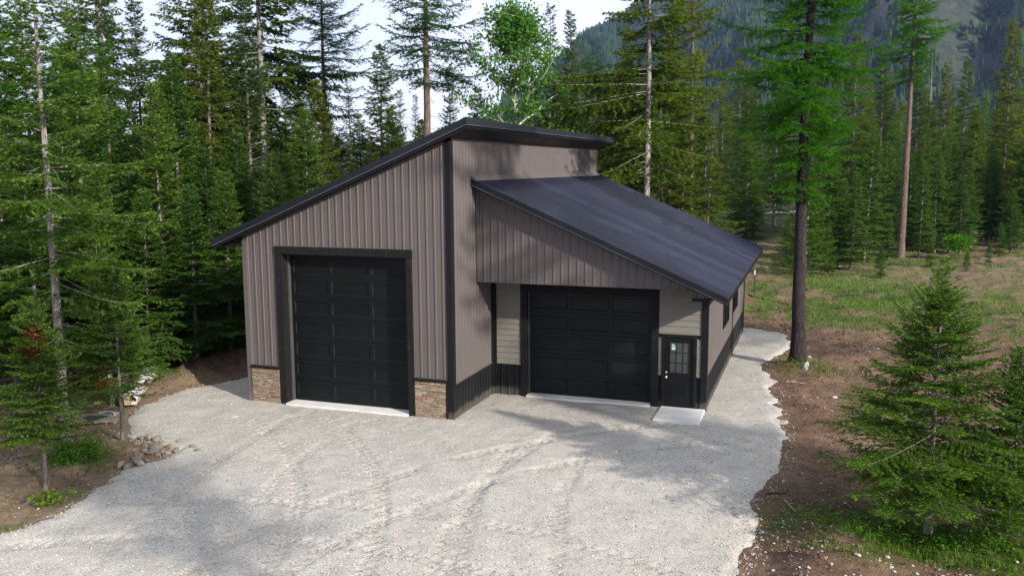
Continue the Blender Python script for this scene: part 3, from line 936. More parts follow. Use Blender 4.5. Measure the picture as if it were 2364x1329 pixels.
snt.links.new(mixc(snt, mathn(snt, 'GREATER_THAN', sx.outputs[2], 1.80), (.62, .64, .62), mixc(snt, mathn(snt, 'GREATER_THAN', noise(snt, sv, 30, 1), .52), (.03, .25, .16), (.35, .5, .42))), sb.inputs["Base Color"])
MB().box(gx0+.055, gx0+.155, ly+.002, ly+.0065, 1.735, 1.90).build("sticker", sm, ed)
for z in (1.075, .94):
    k = MB()
    k.tube([(5.262, ly, z), (5.262, ly-.02, z), (5.262, ly-.024, z)], [.032, .032, .024], 12)
    if z < 1: k.tube([(5.262, ly-.024, z), (5.262, ly-.05, z), (5.262, ly-.065, z), (5.262, ly-.075, z)], [.014, .027, .030, .018], 12)
    k.build("door_knob" if z < 1 else "deadbolt", M['steelknob'], ed)
MB().box(5.205, 6.02, D1-.06, D1+.03, .03, .072).build("threshold", M['steelknob'], ed)
st = MB().box(5.14, 6.37, 1.62, D1-.065, -.08, .098).build("door_slab", M['concrete'], None, .008)
tag(st, "clean white concrete step slab in front of the entry door", "step")

# right wall with two windows
right = lambda u, v, h: (W2+h, u, v)
WIN = [(7.22, 9.05), (10.55, 12.35)]
WZ0, WZ1 = 1.63, 2.85
for u0, u1 in spans(D1+.105, DB2, [w for p in WIN for w in p]):
    mid = (u0+u1)/2
    sheet("wainscot_sheet", u0, u1, right, lambda u: 0, lambda u: .975, M['black'], phase=.03)
    if any(a < mid < b for a, b in WIN):
        sheet("siding_sheet", u0, u1, right, lambda u: .985, lambda u: WZ0, M['taupe'], phase=.03)
        sheet("siding_sheet", u0, u1, right, lambda u: WZ1, lambda u: 3.40, M['taupe'], phase=.03)
    else:
        sheet("siding_sheet", u0, u1, right, lambda u: .985, lambda u: 3.40, M['taupe'], phase=.03)
MB().box(W2, W2+.035, D1+.11, DB2, .976, .984).build("drip_flashing", M['black'], W)
MB().box(W2-.02, W2+.04, DB2-.05, DB2+.03, 0, 3.40).build("corner_trim", M['black'], W)
for a, b in WIN:
    f = MB()
    for q in ((a, a+.07, WZ0, WZ1), (b-.07, b, WZ0, WZ1), ((a+b)/2-.03, (a+b)/2+.03, WZ0+.07, WZ1-.07)):
        f.box(W2-.02, W2+.045, q[0], q[1], q[2], q[3])
    f.box(W2-.02, W2+.044, a+.07, b-.07, WZ0, WZ0+.07).box(W2-.02, W2+.044, a+.07, b-.07, WZ1-.07, WZ1)
    fo = f.build("window", M['black'], W)
    for s0, s1 in ((a+.07, (a+b)/2-.03), ((a+b)/2+.03, b-.07)):
        MB().box(W2-.004, W2+.004, s0, s1, WZ0+.07, WZ1-.07).build("window_pane", M['glass'], fo)
for u0, u1 in spans(0.02, W2):
    sheet("siding_sheet", u0, u1, lambda u, v, h: (u, DB2+.01+h, v), lambda u: 0, lambda u: zl(u)-.12, M['taupe'])

# ------------------------------------------------------------------ trees
def tubes_np(paths, radii, seg=5):
    """many tapered tubes; paths (n,k,3), radii (n,k) -> V,F"""
    n, k, _ = paths.shape
    d = np.gradient(paths, axis=1)
    d /= np.linalg.norm(d, axis=2, keepdims=True)+1e-9
    ref = np.where(np.abs(d[..., 2:3]) < .9, np.array([0, 0, 1.]), np.array([1., 0, 0]))
    a = np.cross(d, ref); a /= np.linalg.norm(a, axis=2, keepdims=True)+1e-9
    b = np.cross(d, a)
    t = np.arange(seg)*2*np.pi/seg
    V = paths[:, :, None]+radii[:, :, None, None]*(a[:, :, None]*np.cos(t)[:, None]+b[:, :, None]*np.sin(t)[:, None])
    I = np.arange(n*k*seg).reshape(n, k, seg)
    J = np.roll(I, -1, 2)
    F = np.stack([I[:, :-1], J[:, :-1], J[:, 1:], I[:, 1:]], -1).reshape(-1, 4)
    return V.reshape(-1, 3), F

def trunk_path(r, H, lean, wob, k=14):
    z = np.concatenate([[-.015, 0, .012, .03, .06], np.linspace(.1, 1, k-5)])
    x = lean[0]*z*H+np.cumsum(r.randn(k)*wob)*H*.004
    y = lean[1]*z*H+np.cumsum(r.randn(k)*wob)*H*.004
    return np.stack([x, y, z*H], 1)

def conifer(seed, H, r0, cb, Lmax, per=5, ws=.3, prof='cone', el=(30, -5), curv=-.25, tip=.15, tw=.42, tws=.09, nd=50, nl=.05, nw=.014,
            droop=.15, drop=.05, flat=1.0, bare=0, barez=(0, .3), tipl=.5, seg=9, patch=None, asym=0., clump=0., barkscale=1.0, minL=.12, rough=.25, topk=1.0, pw=.85, gap=0.):
    nd, nw, nl = nd*1.3, nw*1.5, nl*1.12
    r = np.random.RandomState(seed)
    tp = trunk_path(r, H, (r.randn()*.006, r.randn()*.006), rough)
    tz = tp[:, 2]
    frac = np.clip(tz/H, 0, 1)
    tr = r0*((1-frac)**.85*.93+.012)*(1+.38*np.exp(-np.maximum(tz, 0)/(r0*2.0+1e-6)))
    V0, F0 = tubes_np(tp[None], tr[None], seg)
    # branches
    zs = []
    z = cb*H
    while z < H*.985:
        f = (z-cb*H)/(H*(1-cb))
        zs.append((z, f)); z += ws*(1-.62*f)*(.8+.4*r.rand())
    Z = []; FZ = []; AZ_ = []
    for z, f in zs:
        m = per + r.randint(-1, 2)
        a0 = r.rand()*6.28
        for q in range(m):
            if r.rand() < drop: continue
            if gap and abs((a0+q*6.28/m+3.14159) % 6.28318-3.14159) < gap and f < .8: continue
            Z.append(z+r.randn()*ws*.22); FZ.append(f); AZ_.append(a0+q*6.28/m+r.randn()*.25)
    Z = np.array(Z); FZ = np.array(FZ); az = np.array(AZ_)
    nb = len(Z)
    if prof == 'cone': P = (1-FZ)**pw*np.minimum(1, .72+FZ*2.2)
    elif prof == 'column': P = np.minimum((1-FZ)*1.9, 1)*(.75+.25*(1-FZ))
    elif prof == 'round': P = np.sqrt(np.clip(1-(FZ*1.06-.42)**2/.40, .03, 1))
    else: P = np.minimum((1-FZ)*1.5, 1)*(.5+.5*np.minimum(1, FZ*3+.25))
    L = Lmax*P*(.60+.66*r.rand(nb))*(1+asym*np.cos(az-1.0))+minL
    if clump: L *= .55+.9*vnoise(Z/(clump), az*.8, seed)
    e = np.radians(el[1]+(el[0]-el[1])*FZ**1.2+r.randn(nb)*7)
    K = 6
    s = np.linspace(0, 1, K)
    hx = s[None]*np.cos(e)[:, None]*L[:, None]
    hz = (s[None]*np.sin(e)[:, None]+curv*s[None]**2*(1-FZ*topk)[:, None]+tip*s[None]**4)*L[:, None]
    bend = (r.randn(nb)*.25)[:, None]*s[None]**2
    bx = np.interp(Z, tz, tp[:, 0]); by = np.interp(Z, tz, tp[:, 1])
    ang = az[:, None]+bend
    BP = np.stack([bx[:, None]+hx*np.cos(ang), by[:, None]+hx*np.sin(ang), Z[:, None]+hz], -1)
    BR = (np.clip(.003+.0075*L, .003, r0*.36)[:, None])*(1-.9*s)[None]
    V1, F1 = tubes_np(BP, BR, 4)
    Vt = [V0, V1]; Ft = [F0, F1+len(V0)]
    if bare:
        zb = (barez[0]+(barez[1]-barez[0])*r.rand(bare))*H
        ab = r.rand(bare)*6.28
        Lb = Lmax*(.25+.5*r.rand(bare))
        eb = np.radians(r.uniform(-25, 20, bare))
        hb = s[None]*Lb[:, None]
        vb = (s[None]*np.sin(eb)[:, None]-.25*s[None]**2+.1*s[None]**3)*Lb[:, None]
        xb = np.interp(zb, tz, tp[:, 0]); yb = np.interp(zb, tz, tp[:, 1])
        B2 = np.stack([xb[:, None]+hb*np.cos(ab)[:, None], yb[:, None]+hb*np.sin(ab)[:, None], zb[:, None]+vb], -1)
        B2[:, 1:] += r.randn(bare, K-1, 3)*.03
        V2, F2_ = tubes_np(B2, (.005+.006*Lb)[:, None]*(1-.8*s)[None], 3)
        Ft.append(F2_+sum(len(v) for v in Vt)); Vt.append(V2)
    wood = (np.concatenate(Vt), np.concatenate(Ft))
    # twigs
    cnt = np.maximum(2, (L/tws).astype(int))
    bi = np.repeat(np.arange(nb), cnt*2+1)
    off = np.concatenate([np.arange(c*2+1) for c in cnt])
    istip = off == cnt[bi]*2
    sp = np.where(istip, .93, np.clip((off//2+.6+r.rand(len(off))*.5)/(cnt[bi]), .06, 1))
    keep = (sp > .10+.12*r.rand(len(sp))*(L[bi] > 1)) | istip
    bi, off, sp, istip = bi[keep], off[keep], sp[keep], istip[keep]
    fi = np.clip(sp*(K-1), 0, K-1.001); i0 = fi.astype(int); fr = (fi-i0)[:, None]
    p0 = BP[bi, i0]*(1-fr)+BP[bi, i0+1]*fr
    T = BP[bi, i0+1]-BP[bi, i0]; T /= np.linalg.norm(T, axis=1, keepdims=True)+1e-9
    up = np.array([0, 0, 1.])
    S = np.cross(T, up); S /= np.linalg.norm(S, axis=1, keepdims=True)+1e-9
    sgn = np.where(off % 2 == 0, 1., -1.)
    an = np.where(istip, r.randn(len(bi))*.15, np.radians(58)+r.randn(len(bi))*.22)
    lt = np.clip(tw*L[bi]*(1.08-sp)**.8*(.55+.7*r.rand(len(bi))), nl*1.2, 1.1)
    lt = np.where(istip, lt*1.2, lt)
    D = T*np.cos(an)[:, None]+S*(sgn*np.sin(an))[:, None]+up*(r.randn(len(bi))*.12/flat-droop)[:, None]
    D /= np.linalg.norm(D, axis=1, keepdims=True)
    # needles
    nn = np.maximum(3, (lt*nd).astype(int))
    ti = np.repeat(np.arange(len(bi)), nn)
    fo = np.concatenate([(np.arange(c)+.5)/c for c in nn])
    fo = np.clip(fo+r.randn(len(fo))*.06, 0, 1)
    q = p0[ti]+D[ti]*(lt[ti]*fo)[:, None]-up*(droop*.9*lt[ti]*fo**2)[:, None]
    Nn = np.cross(D, S); Nn /= np.linalg.norm(Nn, axis=1, keepdims=True)+1e-9
    Bn = np.cross(D, Nn)
    sg = np.where(r.rand(len(ti)) < .5, 1., -1.)
    a2 = np.radians(45)+r.randn(len(ti))*.3
    lift = r.randn(len(ti))*.28/flat+.12
    d = D[ti]*np.cos(a2)[:, None]+Bn[ti]*(sg*np.sin(a2))[:, None]+up*lift[:, None]
    d /= np.linalg.norm(d, axis=1, keepdims=True)
    wv = np.cross(d, up+r.randn(len(ti), 3)*.45)
    wv /= np.linalg.norm(wv, axis=1, keepdims=True)+1e-9
    ln = nl*(.7+.6*r.rand(len(ti))); wd = nw*(.7+.6*r.rand(len(ti)))
    a_ = q-wv*wd[:, None]; b_ = q+wv*wd[:, None]; c_ = q+d*ln[:, None]
    LV = np.stack([a_, b_, c_], 1).reshape(-1, 3)
    LF = np.arange(len(LV)).reshape(-1, 3)
    outer = np.clip(sp[ti]*.5+.5*fo, 0, 1)
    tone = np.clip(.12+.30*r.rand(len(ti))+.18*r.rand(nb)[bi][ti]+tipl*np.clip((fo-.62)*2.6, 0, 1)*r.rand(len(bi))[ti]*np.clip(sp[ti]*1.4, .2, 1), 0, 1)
    res = dict(wood=wood, leaf=(LV, LF, tone), H=H)
    if patch is not None:
        pc = np.array(patch)
        dist = np.min(np.linalg.norm((q[:, None]-pc[None, :, :3])/np.array([1, 1, .8]), axis=2)-pc[None, :, 3], axis=1)+r.randn(len(q))*.07
        dead = dist < 0
        res['dead'] = (np.stack([a_, b_, c_], 1)[dead].reshape(-1, 3), np.arange(dead.sum()*3).reshape(-1, 3), tone[dead])
        lv = np.stack([a_, b_, c_], 1)[~dead].reshape(-1, 3)
        res['leaf'] = (lv, np.arange(len(lv)).reshape(-1, 3), tone[~dead])
    return res

def broadleaf(seed, H, r0, cb, Rc, nlimb=26, ls=.16):
    r = np.random.RandomState(seed)
    tp = trunk_path(r, H*.97, (.02, 0), .5, 12)
    tz = tp[:, 2]
    tr = r0*(1-np.clip(tz/H, 0, 1))**.9+.012
    V0, F0 = tubes_np(tp[None], tr[None], 8)
    f = np.sort(r.rand(nlimb))
    z = (cb+(1-cb)*f)*H*.96
    az = np.arange(nlimb)*2.4+r.randn(nlimb)*.4
    L = Rc*np.sqrt(np.clip(1-(f*1.08-.36)**2/.45, .08, 1))*(.6+.6*r.rand(nlimb))
    e = np.radians(14+38*f+r.randn(nlimb)*10)
    s = np.linspace(0, 1, 6)
    hx = s*np.cos(e)[:, None]*L[:, None]; hz = (s*np.sin(e)[:, None]+.1*s**2)*L[:, None]
    BP = np.stack([np.interp(z, tz, tp[:, 0])[:, None]+hx*np.cos(az)[:, None], np.interp(z, tz, tp[:, 1])[:, None]+hx*np.sin(az)[:, None], z[:, None]+hz], -1)
    BP[:, 1:] += r.randn(nlimb, 5, 3)*.07*L[:, None, None]*.4
    V1, F1 = tubes_np(BP, (.012+.018*L)[:, None]*(1-.85*s)[None], 4)
    # twigs at limb ends
    nt_ = 16
    bi = np.repeat(np.arange(nlimb), nt_); sp = .25+.75*r.rand(nlimb*nt_)
    fi = np.clip(sp*5, 0, 4.999); i0 = fi.astype(int); fr = (fi-i0)[:, None]
    p = BP[bi, i0]*(1-fr)+BP[bi, i0+1]*fr
    d = r.randn(len(bi), 3)*np.array([1, 1, .6])+np.array([0, 0, .45]); d /= np.linalg.norm(d, axis=1, keepdims=True)
    lt = (.25+.75*r.rand(len(bi)))*Rc*.42
    TP = p[:, None]+d[:, None]*(lt[:, None]*np.linspace(0, 1, 4)[None])[..., None]
    V2, F2_ = tubes_np(TP, .012*np.linspace(1, .2, 4)[None].repeat(len(bi), 0), 3)
    wood = (np.concatenate([V0, V1, V2]), np.concatenate([F0, F1+len(V0), F2_+len(V0)+len(V1)]))
    nl_ = np.maximum(8, (lt*32).astype(int)); ti = np.repeat(np.arange(len(bi)), nl_)
    q = p[ti]+d[ti]*(lt[ti]*(.15+.9*r.rand(len(ti))))[:, None]+r.randn(len(ti), 3)*.13
    dd = r.randn(len(ti), 3)+np.array([0, 0, -.4]); dd /= np.linalg.norm(dd, axis=1, keepdims=True)
    w = np.cross(dd, r.randn(len(ti), 3)); w /= np.linalg.norm(w, axis=1, keepdims=True)
    l = ls*(.6+.6*r.rand(len(ti)))[:, None]
    LV = np.stack([q, q+dd*l*.5+w*l*.36, q+dd*l, q+dd*l*.5-w*l*.36], 1).reshape(-1, 3)
    I = np.arange(len(ti))[:, None]*4
    LF = np.concatenate([I+np.array([[0, 1, 2]]), I+np.array([[0, 2, 3]])])
    return dict(wood=wood, leaf=(LV, LF, np.tile(np.clip(.2+.5*r.rand(len(ti))+.2*r.rand(len(bi))[ti], 0, 1), 2)), H=H)

SPEC = {}
def species(key, gen, lm, bm, name):
    wm = np_mesh("trunk", *gen['wood'], True); wm.materials.append(M[bm])
    cm_ = None
    if gen.get('leaf') is not None and len(gen['leaf'][0]):
        LV, LF, tone = gen['leaf']
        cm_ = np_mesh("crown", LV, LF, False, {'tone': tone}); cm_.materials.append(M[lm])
    dm = None
    if 'dead' in gen and len(gen['dead'][0]):
        LV, LF, tone = gen['dead']
        dm = np_mesh("dead_sprays", LV, LF, False, {'tone': tone}); dm.materials.append(M['rust'])
    SPEC[key] = (wm, cm_, dm, gen['H'], name)

# near saplings
species('firL1', conifer(101, 4.3, .058, .29, 1.15, per=7, ws=.19, el=(42, 2), curv=-.10, tip=.10, tw=.48, tws=.055, nd=64, nl=.040, nw=.0105, droop=.06, flat=1.5, tipl=.55, patch=[(.10, -.08, 3.55, .24), (.06, -.14, 3.25, .26)]), 'fir', 'bark', "fir_tree")
species('firL2', conifer(102, 4.9, .062, .27, 1.32, per=7, ws=.23, el=(42, 0), curv=-.08, tip=.10, tw=.46, tws=.06, nd=60, nl=.042, nw=.011, droop=.06, flat=1.5, tipl=.60, drop=.2, patch=[(.02, -.5, 1.85, .36), (-.3, -.5, 1.5, .26), (.75, .05, 1.65, .24)]), 'fir', 'bark', "fir_tree")
species('firR', conifer(103, 5.6, .070, .17, 2.45, per=8, ws=.24, el=(40, -6), curv=-.06, tip=.10, tw=.44, tws=.06, nd=60, nl=.044, nw=.0115, droop=.07, flat=1.4, tipl=.5, drop=.22, topk=.6, pw=1.2), 'firR', 'bark', "fir_tree")
species('firE', conifer(104, 2.9, .045, .10, 1.15, per=6, ws=.2, el=(40, 0), curv=-.08, tip=.1, tw=.45, tws=.055, nd=60, nl=.042, nw=.011, droop=.06, flat=1.4, tipl=.45), 'firR', 'bark', "fir_tree")
# mid firs, full to the ground
species('fir_b', conifer(111, 9, .10, .10, 1.75, per=6, ws=.30, el=(38, -8), curv=-.10, tip=.12, tw=.46, tws=.085, nd=34, nl=.070, nw=.020, droop=.07, flat=1.4, tipl=.75), 'fir', 'bark', "fir_tree")
species('fir_b2', conifer(112, 11, .11, .12, 1.9, per=6, ws=.33, el=(36, -10), curv=-.10, tip=.14, tw=.48, tws=.09, nd=32, nl=.075, nw=.021, droop=.08, flat=1.3, tipl=.7, drop=.10), 'fir', 'barkpale', "fir_tree")
species('fir_d', conifer(113, 10, .12, .11, 1.8, per=6, ws=.34, el=(34, -12), curv=-.14, tip=.12, tw=.45, tws=.095, nd=30, nl=.075, nw=.022, droop=.12, flat=1.2, tipl=.35, drop=.10), 'firR', 'bark', "fir_tree")
species('fir_o', conifer(114, 12, .14, .08, 2.3, per=6, ws=.40, el=(30, -14), curv=-.18, tip=.12, tw=.44, tws=.11, nd=25, nl=.095, nw=.027, droop=.18, flat=1.0, tipl=.5, drop=.12), 'doug', 'bark', "fir_tree")
# spruce and tall conifers
species('spruce', conifer(121, 17, .17, .10, 1.9, per=6, ws=.46, el=(30, -20), curv=-.20, tip=.22, tw=.36, tws=.12, nd=24, nl=.10, nw=.027, droop=.22, flat=.9, tipl=.25, drop=.12), 'spruce', 'bark', "spruce_tree")
species('spruce2', conifer(122, 18, .16, .14, 1.5, per=5, ws=.50, el=(25, -22), curv=-.18, tip=.25, tw=.40, tws=.12, nd=22, nl=.10, nw=.027, droop=.25, flat=.9, tipl=.25, drop=.25), 'spruce', 'bark', "spruce_tree")
species('doug', conifer(131, 23, .24, .22, 3.3, per=6, ws=.62, prof='tall', el=(28, -14), curv=-.22, tip=.15, tw=.36, tws=.15, nd=20, nl=.13, nw=.036, droop=.30, flat=.8, tipl=.35, drop=.18, bare=26, barez=(.08, .3), clump=2.4), 'doug', 'bark', "fir_tree")
species('doug2', conifer(132, 22, .22, .32, 2.9, per=6, ws=.60, prof='tall', el=(25, -16), curv=-.2, tip=.12, tw=.38, tws=.15, nd=20, nl=.13, nw=.036, droop=.30, flat=.8, tipl=.4, drop=.15, bare=9, barez=(.1, .34), clump=2.0, gap=.6), 'doug', 'barkpale', "fir_tree")
species('doug3', conifer(133, 20, .18, .14, 2.5, per=6, ws=.55, el=(28, -14), curv=-.18, tip=.12, tw=.4, tws=.14, nd=20, nl=.12, nw=.033, droop=.25, flat=.85, tipl=.4, drop=.15), 'doug', 'bark', "fir_tree")
species('pole', conifer(141, 13.5, .14, .17, 2.0, per=5, ws=.42, prof='tall', el=(30, -14), curv=-.16, tip=.12, tw=.42, tws=.10, nd=30, nl=.075, nw=.021, droop=.14, flat=1.1, tipl=.4, drop=.30, bare=34, barez=(.12, .9), clump=1.6), 'fir', 'barkpale', "fir_tree")
species('larch', conifer(151, 22, .21, .40, 2.6, per=5, ws=.62, prof='tall', el=(28, -10), curv=-.12, tip=.18, tw=.34, tws=.13, nd=22, nl=.10, nw=.020, droop=.20, flat=.6, tipl=.3, drop=.22, bare=14, barez=(.2, .42), clump=2.2), 'larch', 'barkred', "larch_tree")
species('larch_s', conifer(152, 22, .25, .50, 2.7, per=6, ws=.66, prof='tall', el=(30, -8), curv=-.10, tip=.22, tw=.36, tws=.11, nd=24, nl=.10, nw=.018, droop=.16, flat=.6, tipl=.25, drop=.22, bare=10, barez=(.3, .5), clump=1.8), 'larchfar', 'barkred', "larch_tree")
species('larchF', conifer(153, 21, .245, .275, 2.25, per=8, ws=.46, prof='tall', el=(25, -14), curv=-.14, tip=.20, tw=.34, tws=.075, nd=44, nl=.060, nw=.0115, droop=.16, flat=.5, tipl=.35, drop=.14, seg=20, clump=1.3), 'larch', 'barkdark', "larch_tree")
species('larchfield', conifer(154, 23, .30, .555, 2.0, per=7, ws=.50, prof='tall', el=(25, -14), curv=-.14, tip=.18, tw=.36, tws=.11, nd=30, nl=.09, nw=.018, droop=.18, flat=.6, tipl=.4, drop=.12, bare=8, barez=(.25, .5), clump=1.6), 'larch', 'barkred', "larch_tree")
species('pine', conifer(161, 24, .24, .36, 2.5, per=5, ws=.7, prof='tall', el=(30, 0), curv=-.08, tip=.2, tw=.34, tws=.15, nd=24, nl=.16, nw=.026, droop=.05, flat=.5, tipl=.3, drop=.25, bare=16, barez=(.12, .4), clump=1.8), 'doug', 'barkred', "pine_tree")
species('snag', dict(wood=conifer(171, 15, .19, .35, .9, per=3, ws=.8, prof='column', el=(0, -20), curv=-.4, tip=.1, drop=.35, nd=1, bare=22, barez=(.2, .98))['wood'], H=15), None, 'barkred', "dead_tree")
species('snagthin', dict(wood=conifer(172, 17, .13, .35, .8, per=3, ws=.6, prof='column', el=(0, -20), curv=-.4, tip=.1, drop=.3, nd=1, bare=30, barez=(.2, .98))['wood'], H=17), None, 'barkpale', "dead_tree")
species('birch', broadleaf(181, 14, .15, .26, 3.1, nlimb=56, ls=.16), 'broad', 'barkwhite', "birch_tree")
species('yfir', conifer(191, 6, .07, .06, 1.15, per=7, ws=.26, prof='cone', el=(45, 5), curv=-.05, tip=.15, tw=.42, tws=.08, nd=36, nl=.065, nw=.016, droop=.08, flat=.6, tipl=.3), 'yfir', 'barkpale', "larch_sapling")
species('dist', conifer(195, 18, .16, .10, 2.1, per=5, ws=.8, el=(30, -15), curv=-.16, tip=.15, tw=.42, tws=.28, nd=9, nl=.26, nw=.075, droop=.2, flat=.9, tipl=.3, drop=.12, seg=6), 'doug', 'bark', "conifer_tree")
species('dist2', conifer(196, 17, .15, .06, 1.6, per=5, ws=.75, el=(30, -15), curv=-.16, tip=.15, tw=.42, tws=.26, nd=9, nl=.25, nw=.07, droop=.2, flat=.9, tipl=.3, drop=.1, seg=6), 'fir', 'bark', "conifer_tree")

def tree(key, x, y, h=None, rot=None, label=None, cat=None, group=None, z=None, tilt=(0, 0), wide=1.0):
    wm, cm_, dm, H, name = SPEC[key]
    s = (h/H) if h else 1.
    t = empty(name, (x, y, (float(ground_h(np.array([x]), np.array([y]))[0])-.03) if z is None else z))
    t.rotation_euler = (tilt[0], tilt[1], random.random()*6.28 if rot is None else rot)
    t.scale = (s*wide, s*wide, s)
    for nm, me in (("trunk", wm), ("crown", cm_), ("dead_sprays", dm)):
        if me is None: continue
        o = bpy.data.objects.new(nm, me)
        COL.objects.link(o)
        o.parent = t
    tag(t, label, cat or name.split('_')[-1].replace('sapling', 'tree'), group)
    return t

# foreground trees, each described by hand
tree('larchF', 8.65, 9.6, 21, .4, "tall dark-barked larch with soft green crown standing right of the workshop", "tree")
tree('firR', 11.34, -3.98, 5.05, 1.2, "bushy young fir in the right foreground above the grassy bank", "tree", z=.10, wide=1.12)
tree('firE', 12.75, -3.6, 3.3, 2.2, "small fir cut off by the right edge of the picture", "tree", z=.15)
tree('firL1', -6.76, -7.2, 4.25, 0, "young fir at lower left with a rusty red patch below its tip", "tree")
tree('firL2', -7.24, -4.36, 4.75, 0, "young fir with several rusty dead sprays beside the rock pile", "tree")
tree('pole', -8.24, -5.16, 13.4, .3, "tall fir with thin pale trunk rising behind the two left saplings", "tree")

TREES = '''fir_b2 -15.1 2.4 11.8
fir_d -18.1 2.4 14.2
spruce -18.7 9.6 14.6
spruce2 -25.5 14.7 19.5
fir_b2 -14.4 5.8 10.1
doug -20.7 16.4 20.5
doug2 -20.8 21.8 23.1
fir_b -13.4 9.4 8.4
fir_b -10.7 4.6 6.6
fir_b -10.6 2.6 5.9
fir_b -12.0 0.2 7.0
fir_d -13.2 -1.3 6.8
fir_b2 -10.4 -1.4 5.6
larch_s -18.8 24.6 20.2
spruce2 -26.2 41.3 14.5
fir_o -21.3 36.5 15.8
spruce2 -25.4 48.0 13.6
spruce2 -27.7 55.7 13.9
spruce -15.5 36.4 14.4
fir_o -18.7 28.9 10.4
fir_o -18.3 25.8 9.4
fir_o -31.7 58.6 13.4
larch_s -9.9 20.2 22.4
fir_o -8.6 23.9 11.5
birch -6.3 22.6 15.0
spruce2 -5.5 27.1 16.0
larch_s -13.1 61.9 19.8
larch_s -10.3 57.5 18.5
fir_o -8.9 34.5 12.7
fir_o -6.4 33.2 12.6
fir_o -2.6 32.4 13.0
doug2 0.2 27.3 21.1
pine 0.7 40.0 24.8
doug3 -1.0 41.5 17.6
snag 1.4 44.5 11.8
fir_o -4.7 38.1 12.6
doug3 -2.1 87.1 18.0
doug3 1.4 70.2 17.7
spruce 2.5 78.1 17.6
doug3 4.4 81.9 18.4
larchfield 14.94 49.25 23.5
larch 9.6 64.5 15.9
doug3 12.0 69.6 19.7
spruce 15.2 79.3 19.4
snagthin 19.2 74.3 18.9
fir_d 21.7 81.6 10.9
doug3 23.8 87.6 18.6
larch 27.4 97.5 15.8
doug3 24.1 65.3 19.3
doug3 26.1 61.4 17.9
fir_d 4.0 48.6 9.6
yfir 8.5 36.3 6.6
fir_b 9.8 45.3 8.3
fir_b 11.3 40.5 6.5
fir_b2 12.3 45.1 9.5
fir_b2 13.9 52.1 8.8
fir_d 17.3 58.6 10.4
fir_b 17.9 54.6 8.4
fir_b 10.5 41.3 4.6
fir_d 16.2 57.2 7.9
fir_d 20.5 67.2 8.8
yfir 24.4 69.7 7.3
fir_b 25.0 65.6 8.5
yfir 25.0 61.3 8.1
fir_b -15.8 -3.5 8.5
fir_d -12.4 -4.4 7.5
spruce -21.5 -1.5 17
fir_b2 -10.9 7.6 7.6
doug3 -17.0 11.6 15.5
fir_b2 -12.4 12.8 9.6
doug -27.0 7.5 21
fir_d -17.4 6.4 12
doug -31.0 20 22
fir_o -16.0 19.5 11.5
doug3 -24.5 27.0 16.0
fir_d -12.6 22.8 9.0
fir_o -14.5 29.5 10.0
spruce -22.0 31.0 12.5
fir_o -3.5 24.6 10.5
fir_o -5.2 30.0 11.0
fir_b2 -7.2 27.5 9.4
fir_o -1.2 29.2 11.5
fir_o 1.6 30.5 11.0
fir_b2 -13.2 4.2 8.8
fir_b -11.7 1.6 6.2
fir_b2 -16.3 8.8 11.5
fir_b -12.6 6.2 7.8
fir_b2 -14.0 0.9 8.6
fir_b -11.6 10.0 7.6
fir_b2 -15.0 -0.6 8.4
fir_b2 -18.0 4.4 11.0
fir_b2 -19.8 13.0 12.0
fir_b 12.9 36.5 2.2
fir_b 16.5 44 2.0
fir_b 20.5 47 1.6
fir_b 9.9 38 3.2
fir_b 22 52 2.6
fir_b 14 46.5 3.4
yfir 18.5 42.5 1.4
fir_b 7.2 41.5 3.6
fir_b2 16.4 50.5 7.2
fir_b 19.8 55.2 6.2
fir_b 10.9 47.6 6.0
fir_o 2.6 33.5 10.5
doug3 3.2 57.0 15.5
fir_b 14.6 55.8 8.2
fir_d 19.3 62.8 10.2
fir_b 20.8 60.2 7.4
fir_o 22.6 70.5 12.5
fir_d 15.0 63.2 11.2
fir_o 18.6 69.2 12.8
fir_b 12.6 58.6 9.4
doug3 10.6 73.4 16.5
fir_d 22.9 62.6 8.6
fir_b 26.8 68.2 8.8
fir_o 26.0 74.4 12.4
fir_o 13.6 75.0 13.4
doug3 20.9 78.0 17.4
fir_b 9.9 52.4 7.0
fir_b 23.6 56.8 5.2
fir_d 0.2 52.2 10.8
fir_o -1.8 48.0 12.2'''
ROWS = []
for l in TREES.split('\n'):
    k, x, y, h = l.split()
    ROWS.append([k, float(x), float(y), float(h)])
